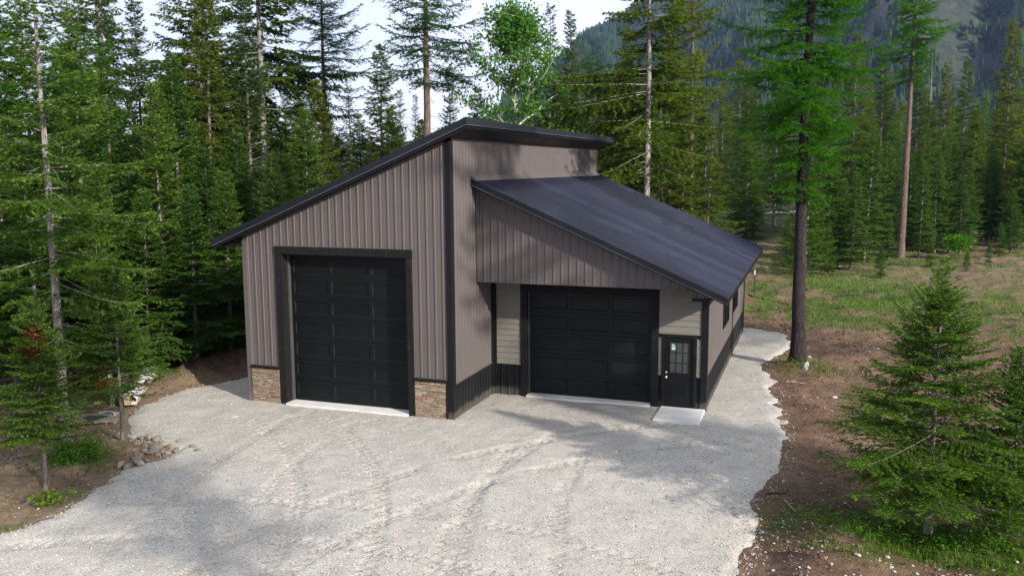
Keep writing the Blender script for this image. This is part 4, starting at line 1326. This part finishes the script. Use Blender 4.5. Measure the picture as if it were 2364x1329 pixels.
# the wood beyond: random spots in the depth of the forest
def frame_pos(x, y, z):
    d = np.array([x, y, z])-CAM
    q = d@_fw
    return (1182+2012.2*(d@_r2)/q)/2364, (664.5-2012.2*(d@_u2)/q)/1329, q
rf = np.random.RandomState(33)
pts = [(r_[1], r_[2]) for r_ in ROWS]
tries = 0
fill = 0
while fill < 120 and tries < 6000:
    tries += 1
    zone = rf.rand()
    if zone < .42: x, y = rf.uniform(-45, -12), rf.uniform(-2, 62)
    elif zone < .66: x, y = rf.uniform(-30, 3), rf.uniform(27, 85)
    else: x, y = rf.uniform(-2, 42), rf.uniform(76, 125)
    if zone < .42 and x > -14.5 and y < 22: continue
    u_, v_, q_ = frame_pos(x, y, 6)
    if not (-.03 < u_ < 1.03): continue
    if u_ > .705 and q_ < 84+6*math.sin(x): continue
    if .685 < u_ < .775 and q_ < 122: continue
    if .33 < u_ < .53 and q_ < 62: continue
    if min((x-a)**2+(y-b)**2 for a, b in pts) < (1.7+q_*.022)**2: continue
    pts.append((x, y))
    k = rf.choice(['fir_d', 'fir_o', 'doug3', 'spruce', 'doug', 'larch', 'fir_b2', 'spruce2'], p=[.18, .18, .22, .14, .08, .08, .07, .05])
    h = {'fir_d': 10, 'fir_o': 11.5, 'fir_b2': 10}.get(k, 16)*rf.uniform(.75, 1.15)
    if .33 < u_ < .53: h = min(h, 10.5)
    if zone >= .66: h *= 1.05
    ROWS.append([k, x, y, h]); fill += 1

LOOK = {'larchfield': "tall bare-trunked larch with high bright crown", 'fir_b': "bright green young fir", 'fir_b2': "light-tipped green fir", 'fir_d': "deep green fir", 'fir_o': "olive green conifer", 'spruce': "dark spruce", 'spruce2': "thin dark spruce",
        'doug': "tall shaggy olive conifer", 'doug2': "thick pale-trunked conifer", 'doug3': "tall olive conifer", 'larch': "red-trunked tall larch", 'larch_s': "sparse bluish larch", 'pine': "red-trunked tall pine",
        'snag': "leaning dead trunk", 'snagthin': "thin dead pole tree", 'birch': "white-stemmed leafy birch", 'yfir': "yellow-green larch sapling"}
def region(u):
    for lim, t in ((.07, "at the left edge"), (.15, "above the left saplings"), (.235, "left of the low eave"), (.33, "over the tall roof's low end"), (.425, "over the tall roof's middle"),
                   (.475, "left of the roof peak"), (.60, "over the high eave"), (.69, "over the side roof"), (.765, "left of the foreground larch"), (.83, "right of the foreground larch"),
                   (.905, "beside the field larch"), (.96, "near the field's right edge"), (9, "at the right edge")):
        if u < lim: return t
ORD = ["", "second", "third", "fourth", "fifth", "sixth", "seventh", "eighth", "ninth", "tenth", "eleventh", "twelfth", "thirteenth", "fourteenth"]
info = []
for k, x, y, h in ROWS:
    u_, v_, q_ = frame_pos(x, y, 5)
    depth = "front row" if q_ < 36 else ("middle rows" if q_ < 66 else "back rows")
    info.append((LOOK[k], region(u_), depth, u_))
cnt = {}
order = sorted(range(len(ROWS)), key=lambda i: info[i][3])
lab = {}
tot = {}
for i in order: tot[info[i][:3]] = tot.get(info[i][:3], 0)+1
for i in order:
    key = info[i][:3]
    c = cnt.get(key, 0); cnt[key] = c+1
    lk, rg, dp = key
    if tot[key] == 1: lab[i] = "%s %s, %s" % (lk, rg, dp)
    elif c == 0: lab[i] = "leftmost %s %s, %s" % (lk, rg, dp)
    else: lab[i] = "%s %s, %s, %s from left" % (lk, rg, dp, ORD[min(c, 13)])
for i, (k, x, y, h) in enumerate(ROWS):
    rot = random.random()*6.28
    lx, ly_ = random.gauss(0, .012), random.gauss(0, .012)
    if k == 'snag': lx, ly_ = 0, -.045
    if k == 'doug2': rot = math.atan2(CAM[1]-y, CAM[0]-x)+(.35 if x > -5 else 0)
    z = None
    tree(k, x, y, h, rot, lab[i], "tree", "trees of the surrounding forest", tilt=(lx, ly_), wide={'doug2': 1.35, 'yfir': 1.4, 'fir_b': 1.25, 'fir_b2': 1.2}.get(k, random.uniform(.92, 1.2)))

# trees outside the frame toward the sun, they throw the shade on the drive and the high wall
tree('larch_s', 23.2, -7.6, 27, .5, "tall larch right of the view beyond the foreground fir", "tree")
tree('larch_s', 19.5, -19.0, 19, 1.5, "sparse larch beside the drive right of the view", "tree")
tree('doug3', 28.5, -9.8, 19, 2.5, "tall olive conifer at the east edge of the clearing", "tree")
tree('larch', 30.5, 4.2, 20, 3.5, "larch at the east edge of the clearing right of the view", "tree")

# far wood seen as one mass
def merged_wood(name, key, spots, label, m):
    wm, cm_, dm, H, nm = SPEC[key]
    out_v = []; out_f = []; out_t = []
    n_v = len(cm_.vertices)
    co = np.empty(n_v*3, np.float32); cm_.vertices.foreach_get("co", co); co = co.reshape(-1, 3)
    tn = np.empty(len(cm_.polygons), np.float32); cm_.attributes["tone"].data.foreach_get("value", tn)
    fx_ = np.arange(n_v).reshape(-1, 3)
    for i, (x, y, h) in enumerate(spots):
        a = random.random()*6.28; s = h/H
        c, q = math.cos(a)*s, math.sin(a)*s
        out_v.append(np.stack([co[:, 0]*c-co[:, 1]*q+x, co[:, 0]*q+co[:, 1]*c+y, co[:, 2]*s], 1))
        out_f.append(fx_+i*n_v); out_t.append(np.clip(tn+random.uniform(-.1, .12), 0, 1))
    me = np_mesh(name, np.concatenate(out_v), np.concatenate(out_f), False, {'tone': np.concatenate(out_t)})
    tag(obj(name, me, m), label, None, None, "stuff")
spots = []
for _ in range(8000):
    if len(spots) >= 150: break
    a = rf.uniform(-.66, .66); q = rf.uniform(95, 210)
    x = CAM[0]-math.sin(YAW)*q+q*a*math.cos(YAW); y = CAM[1]+math.cos(YAW)*q+q*a*math.sin(YAW)
    u_, v_, _q = frame_pos(x, y, 5)
    if u_ > .72 and q < 125: continue
    h = rf.uniform(12, 18)
    if .30 < u_ < .56: h = rf.uniform(8, 12)
    spots.append((x, y, h))
merged_wood("far_wood", 'dist', spots[::2], "mass of far conifers closing the view behind the clearing", M['doug'])
merged_wood("far_wood", 'dist2', spots[1::2], "mass of far green firs closing the view behind the clearing", M['firR'])

# ------------------------------------------------------------------ mountain and its forest
def ridge_elev(th):
    a = np.radians([-60, -40, -27, -21, -17.5, -14.8, -12.6, -10.3, -6.5, -2, 6, 12, 30, 60])
    e = np.radians([.6, .9, 1.8, 3.2, 6.2, 8.6, 9.6, 10.5, 12.4, 14.4, 13.8, 14.6, 13, 9])
    return np.interp(th, a, e)
def mountain_h(th, d):
    base = np.tan(ridge_elev(th))*1700*.985
    k = np.clip((d-520)/(1700-520), 0, 1)
    h = base*(k**1.15)
    h = h + (fbm(th*26, d/260., 61, 4)-.5)*120*k*(1.25-k)*2
    h = np.where(d > 1700, base*(1-.25*np.clip((d-1700)/500, 0, 1)), h)
    x = np.sin(th)*d; y = np.cos(th)*d
    kn = 148*np.exp(-(((x-132)/125)**2+((y-900)/120)**2)**1.1)*(.85+.3*fbm(x/60, y/60, 63, 3))
    return np.maximum(h, 0)*1.0+kn*(1-.55*np.clip(h/150, 0, 1))
th = np.radians(np.linspace(-60, 60, 260)); dd = np.concatenate([np.linspace(430, 1800, 110), [2000, 2250]])
TH, DD = np.meshgrid(th, dd)
mh = mountain_h(TH.ravel(), DD.ravel())-1.2
mx = CAM[0]+np.sin(TH.ravel())*DD.ravel(); my = CAM[1]+np.cos(TH.ravel())*DD.ravel()
I = np.arange(TH.size).reshape(TH.shape)
Fm = np.stack([I[:-1, :-1], I[:-1, 1:], I[1:, 1:], I[1:, :-1]], -1).reshape(-1, 4)
mm, mnt, mb_ = mat("mountain_slope")
mv = objco(mnt)
mn1 = noise(mnt, mv, .006, 8, .65); mn2 = noise(mnt, mv, .05, 6, .7)
mnt.links.new(mixc(mnt, ramp(mnt, mn1, [(.58, (0, 0, 0)), (.68, (1, 1, 1))]), ramp(mnt, mn2, [(.3, (.018, .030, .016)), (.7, (.050, .062, .034))]), ramp(mnt, mn2, [(.3, (.09, .075, .062)), (.7, (.26, .235, .21))])), mb_.inputs["Base Color"])
mb_.inputs["Roughness"].default_value = 1
bump(mnt, mb_, mn2, 1.0, 8)
tag(obj("mountain", np_mesh("mountain", np.stack([mx, my, mh], 1), Fm, True), mm), "forested mountain rising behind the right side", None, None, "structure")
rm = np.random.RandomState(91)
nT = 21000
t_ = np.radians(rm.uniform(-20, 13.5, nT)); d_ = 480+1230*rm.rand(nT)**.9
bare_ = fbm(t_*30, d_/90., 66, 4)
xk = np.sin(t_)*d_; yk = np.cos(t_)*d_
rockpatch = np.exp(-(((xk-108)/24)**2+((yk-815)/34)**2))
okm = (bare_ + .30*rockpatch < .66)
t_, d_ = t_[okm], d_[okm]; nT = len(t_)
zt_ = mountain_h(t_, d_)-2
hT = rm.uniform(8, 15, nT); rT = hT*rm.uniform(.18, .26, nT)
a5 = np.arange(5)*2*np.pi/5
ring = np.stack([np.cos(a5), np.sin(a5), np.zeros(5)], 1)
tmpl = np.concatenate([ring*[1, 1, 0]+[0, 0, .08], [[0, 0, .62]], ring*[.68, .68, 0]+[0, 0, .42], [[0, 0, 1.]]])
tf = [[i, (i+1) % 5, 5] for i in range(5)]+[[6+i, 6+(i+1) % 5, 11] for i in range(5)]
TV = tmpl[None]*np.stack([rT, rT, hT], 1)[:, None]*(1+.18*rm.randn(nT, 12, 1))
TV += np.stack([CAM[0]+np.sin(t_)*d_, CAM[1]+np.cos(t_)*d_, zt_], 1)[:, None]
TF = (np.array(tf)[None]+(np.arange(nT)*12)[:, None, None]).reshape(-1, 3)
tag(obj("mountain_forest", np_mesh("mountain_forest", TV.reshape(-1, 3), TF, False, {'tone': np.repeat(np.clip(.22+.18*rm.rand(nT), 0, 1), 10)}), M['spruce']), "countless conifers covering the far mountain slope", None, None, "stuff")

# pale gravel road crossing behind the field
rp = []
for i, x in enumerate(np.linspace(-30, 60, 46)):
    yc = 113+.012*(x-4)**2*.3+2*math.sin(x*.07)
    rp.append((x, yc-4.2, yc+4.2))
RV = []
for x, a, b in rp: RV += [(x, a, float(ground_h(np.array([x]), np.array([a]))[0])+.12), (x, b, float(ground_h(np.array([x]), np.array([b]))[0])+.12)]
tag(obj("road", np_mesh("road", RV, [(2*i, 2*i+2, 2*i+3, 2*i+1) for i in range(len(rp)-1)]), M['gravel']), "pale gravel road behind the field", None, None, "structure")

# ------------------------------------------------------------------ grass and undergrowth
gx0, gy0, gdz, rg = scatter_view(420000, 13.5, 120, 8)
den = grass_density(gx0, gy0)
okg = (rg.rand(len(gx0)) < den*.95) & (sdf_poly(GRAVEL, gx0, gy0) < -.15)
gx0, gy0, gdz, den = gx0[okg], gy0[okg], gdz[okg], den[okg]
n = len(gx0)
gz0 = ground_h(gx0, gy0)
hgt = (.035+.13*rg.rand(n)**1.6)*(.5+.6*den)*np.clip(gdz/30, .9, 1.5)
near_b = (gy0 < -2.5) & (gx0 > 8)
hgt = np.where(near_b, hgt*1.15, hgt)
wdt = (.004+.00042*gdz)*(.7+.6*rg.rand(n))
a = rg.rand(n)*6.28
lean = rg.rand(n)*.75
b0 = np.stack([gx0, gy0, gz0-.01], 1)
sv = np.stack([-np.sin(a), np.cos(a), np.zeros(n)], 1)*wdt[:, None]
tipv = np.stack([np.cos(a)*lean, np.sin(a)*lean, np.ones(n)], 1)*hgt[:, None]
GV = np.stack([b0-sv, b0+sv, b0+tipv], 1).reshape(-1, 3)
gt = np.clip(.15+.55*rg.rand(n)+.55*(vnoise(gx0*.5, gy0*.5, 71)-.5), 0, 1)
tag(obj("grass", np_mesh("grass", GV, np.arange(n*3).reshape(-1, 3), False, {'tone': gt}), M['grass']), "green grass growing in patches on the bare soil", None, None, "stuff")

def leaf_mass(name, xs, ys, zs, size, m, label, seed, flatz=.5):
    r = np.random.RandomState(seed); n = len(xs)
    d = r.randn(n, 3)*np.array([1, 1, flatz]); d /= np.linalg.norm(d, axis=1, keepdims=True)
    w = np.cross(d, np.array([0, 0, 1.])+r.randn(n, 3)*.4); w /= np.linalg.norm(w, axis=1, keepdims=True)
    p = np.stack([xs, ys, zs], 1); l = (size*(.6+.7*r.rand(n)))[:, None]
    V = np.stack([p, p+d*l*.5+w*l*.32, p+d*l, p+d*l*.5-w*l*.32], 1).reshape(-1, 3)
    I = np.arange(n)[:, None]*4
    Fq = np.concatenate([I+np.array([[0, 1, 2, 3]])])
    me = np_mesh(name, V, Fq, False, {'tone': np.clip(.1+.7*r.rand(n), 0, 1)})
    return me
ru = np.random.RandomState(13)
ux = ru.uniform(-17, -9.3, 30000); uy = ru.uniform(3.8, 14, 30000)
um = (fbm(ux*.7, uy*.7, 81, 3) > .36) & (uy > 4.6+.25*(ux+9.3)*-1*.2) & (sdf_poly(GRAVEL, ux, uy) < -.7)
ux, uy = ux[um], uy[um]
uz = ground_h(ux, uy)+ru.rand(len(ux))*.95*fbm(ux, uy, 82, 2)+.04
tag(obj("undergrowth", leaf_mass("undergrowth", ux, uy, uz, np.full(len(ux), .14), None, "", 14), M['broad']), "leafy green undergrowth at the foot of the left trees", None, None, "stuff")
ux = np.concatenate([ru.normal(-7.4, .45, 1600), ru.normal(11.6, 1.4, 3200), ru.normal(8.9, .7, 900), ru.normal(-7.2, .35, 700)])
uy = np.concatenate([ru.normal(-5.75, .3, 1600), ru.normal(-3.9, .35, 3200), ru.normal(9.1, .6, 900), ru.normal(-5.7, .3, 700)])
um = sdf_poly(GRAVEL, ux, uy) < -.25
ux, uy = ux[um], uy[um]
uz = ground_h(ux, uy)+ru.rand(len(ux))*.22+.01
tag(obj("ground_cover", leaf_mass("ground_cover", ux, uy, uz, np.full(len(ux), .07), None, "", 15), M['broad']), "low leafy weeds in the soil beside the drive", None, None, "stuff")

def seedling(x, y, h, rad, n, label, sz=.11, m='broad', name="leafy_seedling"):
    t = empty(name, (x, y, float(ground_h(np.array([x]), np.array([y]))[0])-.01))
    r = np.random.RandomState(int(abs(x*100)))
    b = MB()
    P = []
    for i in range(7):
        a = i*.9; e = (rad*.8*math.cos(a), rad*.8*math.sin(a), h*(.6+.4*r.rand()))
        b.tube([(0, 0, 0), (e[0]*.4, e[1]*.4, e[2]*.6), e], [.008, .006, .003], 4); P.append(e)
    b.build("stem", M['bark'], t)
    px2 = r.randn(n)*rad*.5; py2 = r.randn(n)*rad*.5; pz2 = h*(.35+.65*r.rand(n))
    obj("leaves", leaf_mass("leaves", px2, py2, pz2, np.full(n, sz), None, "", 3, .35), M[m], t)
    tag(t, label, "plant")
seedling(-5.72, -8.05, .33, .26, 130, "bright yellow-green leafy seedling at the foot of the lower left sapling", .13, 'yfir')
seedling(-7.9, -5.6, .34, .26, 120, "leafy green seedling between the left sapling trunks", .12)
seedling(18.9, 49.8, 1.7, .9, 900, "rounded green shrub standing alone in the field grass", .22, 'larch', "shrub")
seedling(10.6, -3.7, .5, .4, 160, "small weedy plant on the grassy bank under the right fir", .1)

# ------------------------------------------------------------------ rocks
import bmesh
def rock_mesh(seed, sub=2, rough=.35, name="rock"):
    bm = bmesh.new()
    bmesh.ops.create_icosphere(bm, subdivisions=sub, radius=1)
    r = random.Random(seed)
    dirs = [Vector((r.gauss(0, 1), r.gauss(0, 1), r.gauss(0, 1))).normalized() for _ in range(9)]
    cut = [r.uniform(.45, .8) for _ in dirs]
    for v in bm.verts:
        for d, c in zip(dirs, cut):
            k = v.co.dot(d)
            if k > c: v.co -= d*(k-c)*.97
        v.co *= 1+r.uniform(-.04, .04)*rough*3
    me = bpy.data.meshes.new(name)
    bm.to_mesh(me); bm.free()
    return me
RM = [rock_mesh(s) for s in range(6)]
for me in RM: me.materials.append(M['rock'])
PM = [rock_mesh(s+20, 2, .1, "stone") for s in range(4)]
for me in PM: me.materials.append(M['paleRock'])
rk = random.Random(4)
def place_rock(meshes, name, x, y, sx, sy, sz, label, group, cat="rock", up=.35, rz=None):
    o = bpy.data.objects.new(name, rk.choice(meshes))
    COL.objects.link(o)
    g = max(float(ground_h(np.array([x]), np.array([y]))[0]), float(gravel_z(np.array([x]), np.array([y]))[0]))
    o.location = (x, y, g+sz*up)
    o.scale = (sx, sy, sz)
    o.rotation_euler = (rk.uniform(-.3, .3), rk.uniform(-.3, .3), rk.uniform(0, 6.28) if rz is None else rz)
    tag(o, label, cat, group)
    return o
PILE = "rocks of the pile at the drive's left edge"
big = [(-7.02, -3.98, .15, .11, .10), (-6.74, -4.02, .16, .11, .12), (-6.46, -4.03, .14, .11, .11), (-6.24, -4.12, .09, .08, .08)]
names_ = ["dark rock at the left end of the upper rock row", "squarish brown rock second in the upper rock row", "round grey rock third in the upper rock row", "small rock at the right end of the upper rock row"]
for (x, y, a, b, c), l in zip(big, names_): place_rock(RM, "rock", x, y, a, b, c, l, PILE)
for i in range(30):
    t = rk.random()
    x = -6.22+.68*t+rk.gauss(0, .09); y = -4.62+rk.gauss(0, .20)
    s = rk.uniform(.06, .115)
    place_rock(RM, "rock", x, y, s*1.25, s*.9, s*.6, "tan rock heaped in the middle of the rock pile", PILE, up=.3+.6*rk.random())
for i in range(22):
    t = rk.random()
    x = -6.25+.62*t+rk.gauss(0, .05); y = -5.05-.55*t+rk.gauss(0, .09)+.1
    s = rk.uniform(.05, .085)
    place_rock(RM, "rock", x, y, s*1.2, s, s*.8, "small pale tan rock in the lower tail of the rock pile", PILE, up=.6)
for x, y, a, b, c, l in ((-6.0, -5.75, .15, .10, .12, "large upright grey rock at the lower end of the pile"), (-5.76, -5.78, .13, .09, .11, "pale oval rock beside the large grey one at the lower end"), (-5.55, -5.6, .10, .09, .09, "tan rock at the drive side of the lower pile end"),
                      (-5.35, -6.75, .10, .08, .07, "lone reddish rock below the pile on the soil edge"), (-5.28, -7.3, .08, .07, .06, "lone grey rock at the soil edge toward lower left")):
    place_rock(RM, "rock", x, y, a, b, c, l, PILE)
for x, y, l in ((-5.2, -4.2, "thin dark slate flake lying on the drive right of the rock pile"), (-5.0, -4.28, "rightmost dark slate flake on the drive"), (-5.45, -4.42, "dark slate flake touching the rock pile")):
    o = place_rock(RM, "slate_flake", x, y, .17, .09, .02, l, None, "rock")
o = place_rock(PM, "boulder", 8.97, 8.77, .13, .09, .23, "smooth white boulder tilted beside the foreground larch trunk", None, "boulder", .55)
o.rotation_euler = (.2, .5, .4)
n_ = 0
while n_ < 46:
    x = rk.uniform(8.2, 12.3); y = rk.uniform(-7.4, -4.7)
    if float(sdf_poly(GRAVEL, np.array([x]), np.array([y]))[0]) > -.25: continue
    if y > -5.6 and x > 9.6: continue
    s = rk.uniform(.018, .045)
    place_rock(PM, "stone", x, y, s*1.3, s, s*.75, "rounded white stone lying on dark soil at lower right", "white stones on the lower right soil", "stone", .4)
    n_ += 1
for i in range(14):
    x = rk.uniform(9, 19); y = rk.uniform(3, 25); s = rk.uniform(.05, .10)
    place_rock(PM, "stone", x, y, s*1.3, s, s*.75, "pale stone lying on the graded brown soil of the field", "pale stones on the field soil", "stone", .4)
for i in range(10):
    x = rk.uniform(-9.5, -5.8); y = rk.uniform(-7.5, -3.6)
    if float(sdf_poly(GRAVEL, np.array([x]), np.array([y]))[0]) > -.25: continue
    s = rk.uniform(.035, .06)
    place_rock(RM, "stone", x, y, s*1.3, s, s*.75, "small stone on the brown soil left of the rock pile", "small stones on the left soil", "stone", .4)
# small chips trodden into the soil round the drive (one mass)
sx_, sy_, sd_, rr_ = scatter_view(160000, 13, 60, 19)
sg = sdf_poly(GRAVEL, sx_, sy_)
w_ = np.where((sx_ > 7) & (sy_ < 2), .08*np.exp(sg/.7)+.012*(sy_ < -4), .04*np.exp(sg/1.0))+.0025*(sx_ > 8)*(sy_ < 24)
okk = (sg < -.2) & (rr_.rand(len(sx_)) < w_) & (sy_ < 26)
sx_, sy_ = sx_[okk], sy_[okk]; n = len(sx_)
szc = .012+.026*rr_.rand(n)**2
V = octv[None]*szc[:, None, None]*(.6+.8*rr_.rand(n, 6, 1))+np.stack([sx_, sy_, ground_h(sx_, sy_)+.005], 1)[:, None]
tag(obj("soil_chips", np_mesh("soil_chips", V.reshape(-1, 3), (of[None]+(np.arange(n)*6)[:, None, None]).reshape(-1, 3), False, {'tone': np.repeat(rr_.rand(n)**2.2, 4)}), M['chips']), "pale stone chips trodden into the soil", None, None, "stuff")

# clods and crumbs of turned soil (one mass)
qx, qy, qd, rq = scatter_view(260000, 13, 70, 29)
qg = sdf_poly(GRAVEL, qx, qy)
qw = np.where(qx > 6.3, sstep(34, 18, qy), sstep(6, 3, qy)*sstep(-16, -9, qx))*(.25+.9*sstep(.42, .6, fbm(qx*1.1, qy*1.1, 91, 3)))*(1-.8*grass_density(qx, qy))
okq = (qg < -.12) & (rq.rand(len(qx)) < qw*.6)
qx, qy, qd = qx[okq], qy[okq], qd[okq]; n = len(qx)
sq = (.008+.040*rq.rand(n)**3)*np.clip(qd/22, .8, 1.8)
V = octv[None]*sq[:, None, None]*(.45+1.0*rq.rand(n, 6, 1))+np.stack([qx, qy, ground_h(qx, qy)], 1)[:, None]
cm2, cnt2, cb2 = mat("soil_crumbs")
ca = N(cnt2, "ShaderNodeAttribute", attribute_name="tone")
cnt2.links.new(ramp(cnt2, ca.outputs["Fac"], [(0, (.042, .025, .017)), (.5, (.112, .067, .044)), (.85, (.18, .115, .076)), (1, (.26, .195, .145))]), cb2.inputs["Base Color"])
cb2.inputs["Roughness"].default_value = 1
tag(obj("soil_clods", np_mesh("soil_clods", V.reshape(-1, 3), (of[None]+(np.arange(n)*6)[:, None, None]).reshape(-1, 3), False, {'tone': np.repeat(rq.rand(n), 4)}), cm2), "crumbly clods of turned brown soil", None, None, "stuff")

# ------------------------------------------------------------------ things lying about
def gz(x, y): return float(ground_h(np.array([x]), np.array([y]))[0])
wm_, wnt, wb = mat("white_wrap")
wv_ = objco(wnt)
ln_ = N(wnt, "ShaderNodeTexWave", Scale=1.3, Distortion=6, Detail=3)
wnt.links.new(wv_, ln_.inputs["Vector"])
wnt.links.new(mixc(wnt, ramp(wnt, ln_.outputs["Fac"], [(.93, (0, 0, 0)), (.97, (.6, .6, .6))]), (.74, .74, .76), (.22, .20, .42)), wb.inputs["Base Color"])
wb.inputs["Roughness"].default_value = .35
bump(wnt, wb, noise(wnt, wv_, 7, 4), .15, .03)
card = stone_mat("brown_carton", [(0, (.27, .20, .13)), (1, (.31, .235, .155))], 3)
beige = stone_mat("beige_board", [(0, (.42, .38, .31)), (1, (.46, .42, .35))], 3)
pk = empty("siding_pack", (-9.64, -1.76, gz(-9.64, -1.76)+.10))
pk.scale = (.8, 1, .95)
pk.rotation_euler = (0, 0, math.atan2(.835, -.55)-math.pi/2)
tag(pk, "long white-wrapped pack of siding with brown carton ends lying behind the saplings", "pack")
LP = 4.6
MB().box(.0, .21, -.012, LP, .0, .165).build("carton", card, pk, .006)
MB().box(.0, .21, -.012, LP, .172, .33).build("carton", card, pk, .006)
MB().box(.225, .42, .02, LP, .0, .10).build("board_stack", beige, pk, .004)
wr = MB()
ny_ = 22
vv = []
for j in range(ny_+1):
    y = -.03+(LP+.02)*j/ny_
    w = .012*math.sin(j*2.3)
    pr_ = [(-.012, y, .24+w), (-.014, y, .338), (.10, y, .352+w), (.22, y, .345-w*.6), (.30+w, y, .325), (.425, y, .22+w), (.432, y, .10)]
    vv += pr_
np7 = 7
ff = [(j*np7+i, j*np7+i+1, (j+1)*np7+i+1, (j+1)*np7+i) for j in range(ny_) for i in range(np7-1)]
wme = np_mesh("white_wrap", vv, ff, True)
wo_ = obj("white_wrap", wme, wm_, pk)
sf = wo_.modifiers.new("thick", 'SOLIDIFY'); sf.thickness = .006
for yb in (.6, 2.2, 3.9):
    MB().box(-.02, .44, yb, yb+.09, -.09, -.005).build("bearer", M['bark'], pk)
pl_ = empty("plywood_sheet", (-9.5, -2.98, gz(-9.5, -2.98)+.06))
tag(pl_, "weathered plywood sheet lying on the soil left of the sapling trunk", "board")
pl_.rotation_euler = (0, .02, math.atan2(.62, .80))
plm = stone_mat("weathered_plywood", [(0, (.26, .215, .165)), (1, (.28, .23, .18))], 4)
MB().box(-.62, .62, -.5, .5, 0, .02).build("panel", plm, pl_)
MB().box(-.62, -.53, -.5, .5, -.09, -.002).box(.5, .59, -.5, .5, -.09, -.002).build("bearer", plm, pl_)
sb_ = empty("stake_bundle", (-9.78, -3.02, gz(-9.5, -2.98)+.085))
tag(sb_, "fanned bundle of dark green steel stakes lying on the plywood", "stakes")
gsm = metal_paint("green_stake_paint", (.018, .035, .026), .5, .3)
for i in range(11):
    a = .1+i*.055
    MB().tube([(0, i*.018-.1, .012+.004*(i % 3)), (.55*math.cos(a-.35), i*.03-.16+.55*math.sin(a-.35), .014+.01*(i % 2))], .011, 5).build("stake", gsm, sb_)
pp = MB().tube([(-9.72, -2.62, gz(-9.5, -2.98)+.10), (-9.55, -2.50, gz(-9.5, -2.98)+.13), (-9.35, -2.50, gz(-9.5, -2.98)+.13), (-9.2, -2.58, gz(-9.5, -2.98)+.11), (-9.12, -2.66, gz(-9.5, -2.98)+.10)], .028, 8).build("pipe", metal_paint("grey_plastic_pipe", (.33, .33, .34), .4, .05))
tag(pp, "bent grey plastic pipe lying behind the green stakes", "pipe")
def post(x, y, h, label, top):
    t = empty("steel_post", (x, y, gz(x, y)-.1))
    b = MB().box(-.022, .022, -.004, .004, 0, h).box(-.004, .004, .005, .035, 0, h)
    for k in range(int(h/.12)): b.box(-.012, .012, -.012, -.005, .3+k*.1, .32+k*.1)
    b.build("stake", gsm, t)
    if top: MB().box(-.03, .03, -.014, .04, h-.22, h+.01).build("cap", M['whitepaint'], t)
    tag(t, label, "post")
post(6.19, 25.0, 1.5, "dark steel post with a white top behind the workshop's rear corner", True)
post(14.57, 26.36, 1.2, "thin dark steel post standing alone in the field", False)
stp = MB().tube([(1.0, 38.5, -.1), (1.01, 38.5, 2), (1.02, 38.52, 3.6), (1.02, 38.52, 3.75)], [.16, .14, .12, .06], 9).build("tree_stump", M['barkred'])
tag(stp, "broken reddish tree stump behind the upper edge of the side roof", "stump")
def stick(x, y, L, a, r_, label, m='barkpale'):
    z = max(gz(x, y), float(gravel_z(np.array([x]), np.array([y]))[0]))+r_*.6
    q = random.Random(int(x*1000))
    P = [(x+math.cos(a)*L*t, y+math.sin(a)*L*t+q.uniform(-.03, .03)*L, max(gz(x+math.cos(a)*L*t, y+math.sin(a)*L*t), z-r_*1.5)+r_+.02*math.sin(t*5)) for t in (0, .3, .6, 1)]
    b = MB().tube(P, [r_, r_*.9, r_*.75, r_*.4], 6)
    b.tube([P[1], (P[1][0]+math.cos(a+.7)*L*.3, P[1][1]+math.sin(a+.7)*L*.3, P[1][2]+.03)], [r_*.6, r_*.2], 5)
    return tag(b.build("stick", M[m]), label, "stick")
stick(-8.73, -6.35, .75, 1.5, .03, "pale broken stick on the brown soil at the left edge")
stick(8.75, -3.2, .45, -1.1, .022, "curved pale stick on the dark soil by the drive's right edge")
stick(8.35, -2.85, .5, .5, .014, "dark twig at the drive's right edge beside the churned soil", 'barkdark')
stick(8.6, -4.35, .35, -.6, .016, "short pale splinter on the soil right of the drive")
stick(9.3, -5.1, .7, .4, .014, "grey twig below the grassy bank", 'bark')
stick(8.4, 7.3, .6, .2, .02, "thin stick on the soil below the foreground larch")
stick(-7.9, -7.0, .9, .3, .015, "long thin twig on the soil behind the lower left sapling", 'bark')

rl = random.Random(77)
for i in range(16):
    x = rl.uniform(9.5, 24); y = rl.uniform(14, 52)
    tag_ = stick(x, y, rl.uniform(.7, 1.9), rl.uniform(0, 6.28), rl.uniform(.018, .04), "grey slash branch lying on the soil of the open field", rl.choice(['bark', 'barkpale', 'barkdark']))
    tag_["group"] = "slash branches on the field"

# ------------------------------------------------------------------ air
hz = bpy.data.materials.new("haze")
hz.use_nodes = True
hz.node_tree.nodes.clear()
ho = hz.node_tree.nodes.new("ShaderNodeOutputMaterial")
pv = hz.node_tree.nodes.new("ShaderNodeVolumePrincipled")
pv.inputs["Color"].default_value = (.32, .42, 1.0, 1)
pv.inputs["Density"].default_value = 1.0e-4
pv.inputs["Anisotropy"].default_value = .2
hz.node_tree.links.new(pv.outputs[0], ho.inputs["Volume"])
hb = MB().box(-3300, 3300, -3300, 3300, -3, 620).build("haze", hz)
tag(hb, None, None, None, "stuff")
print("TRIS", sum(len(m.loops)-2*len(m.polygons) for m in bpy.data.meshes))
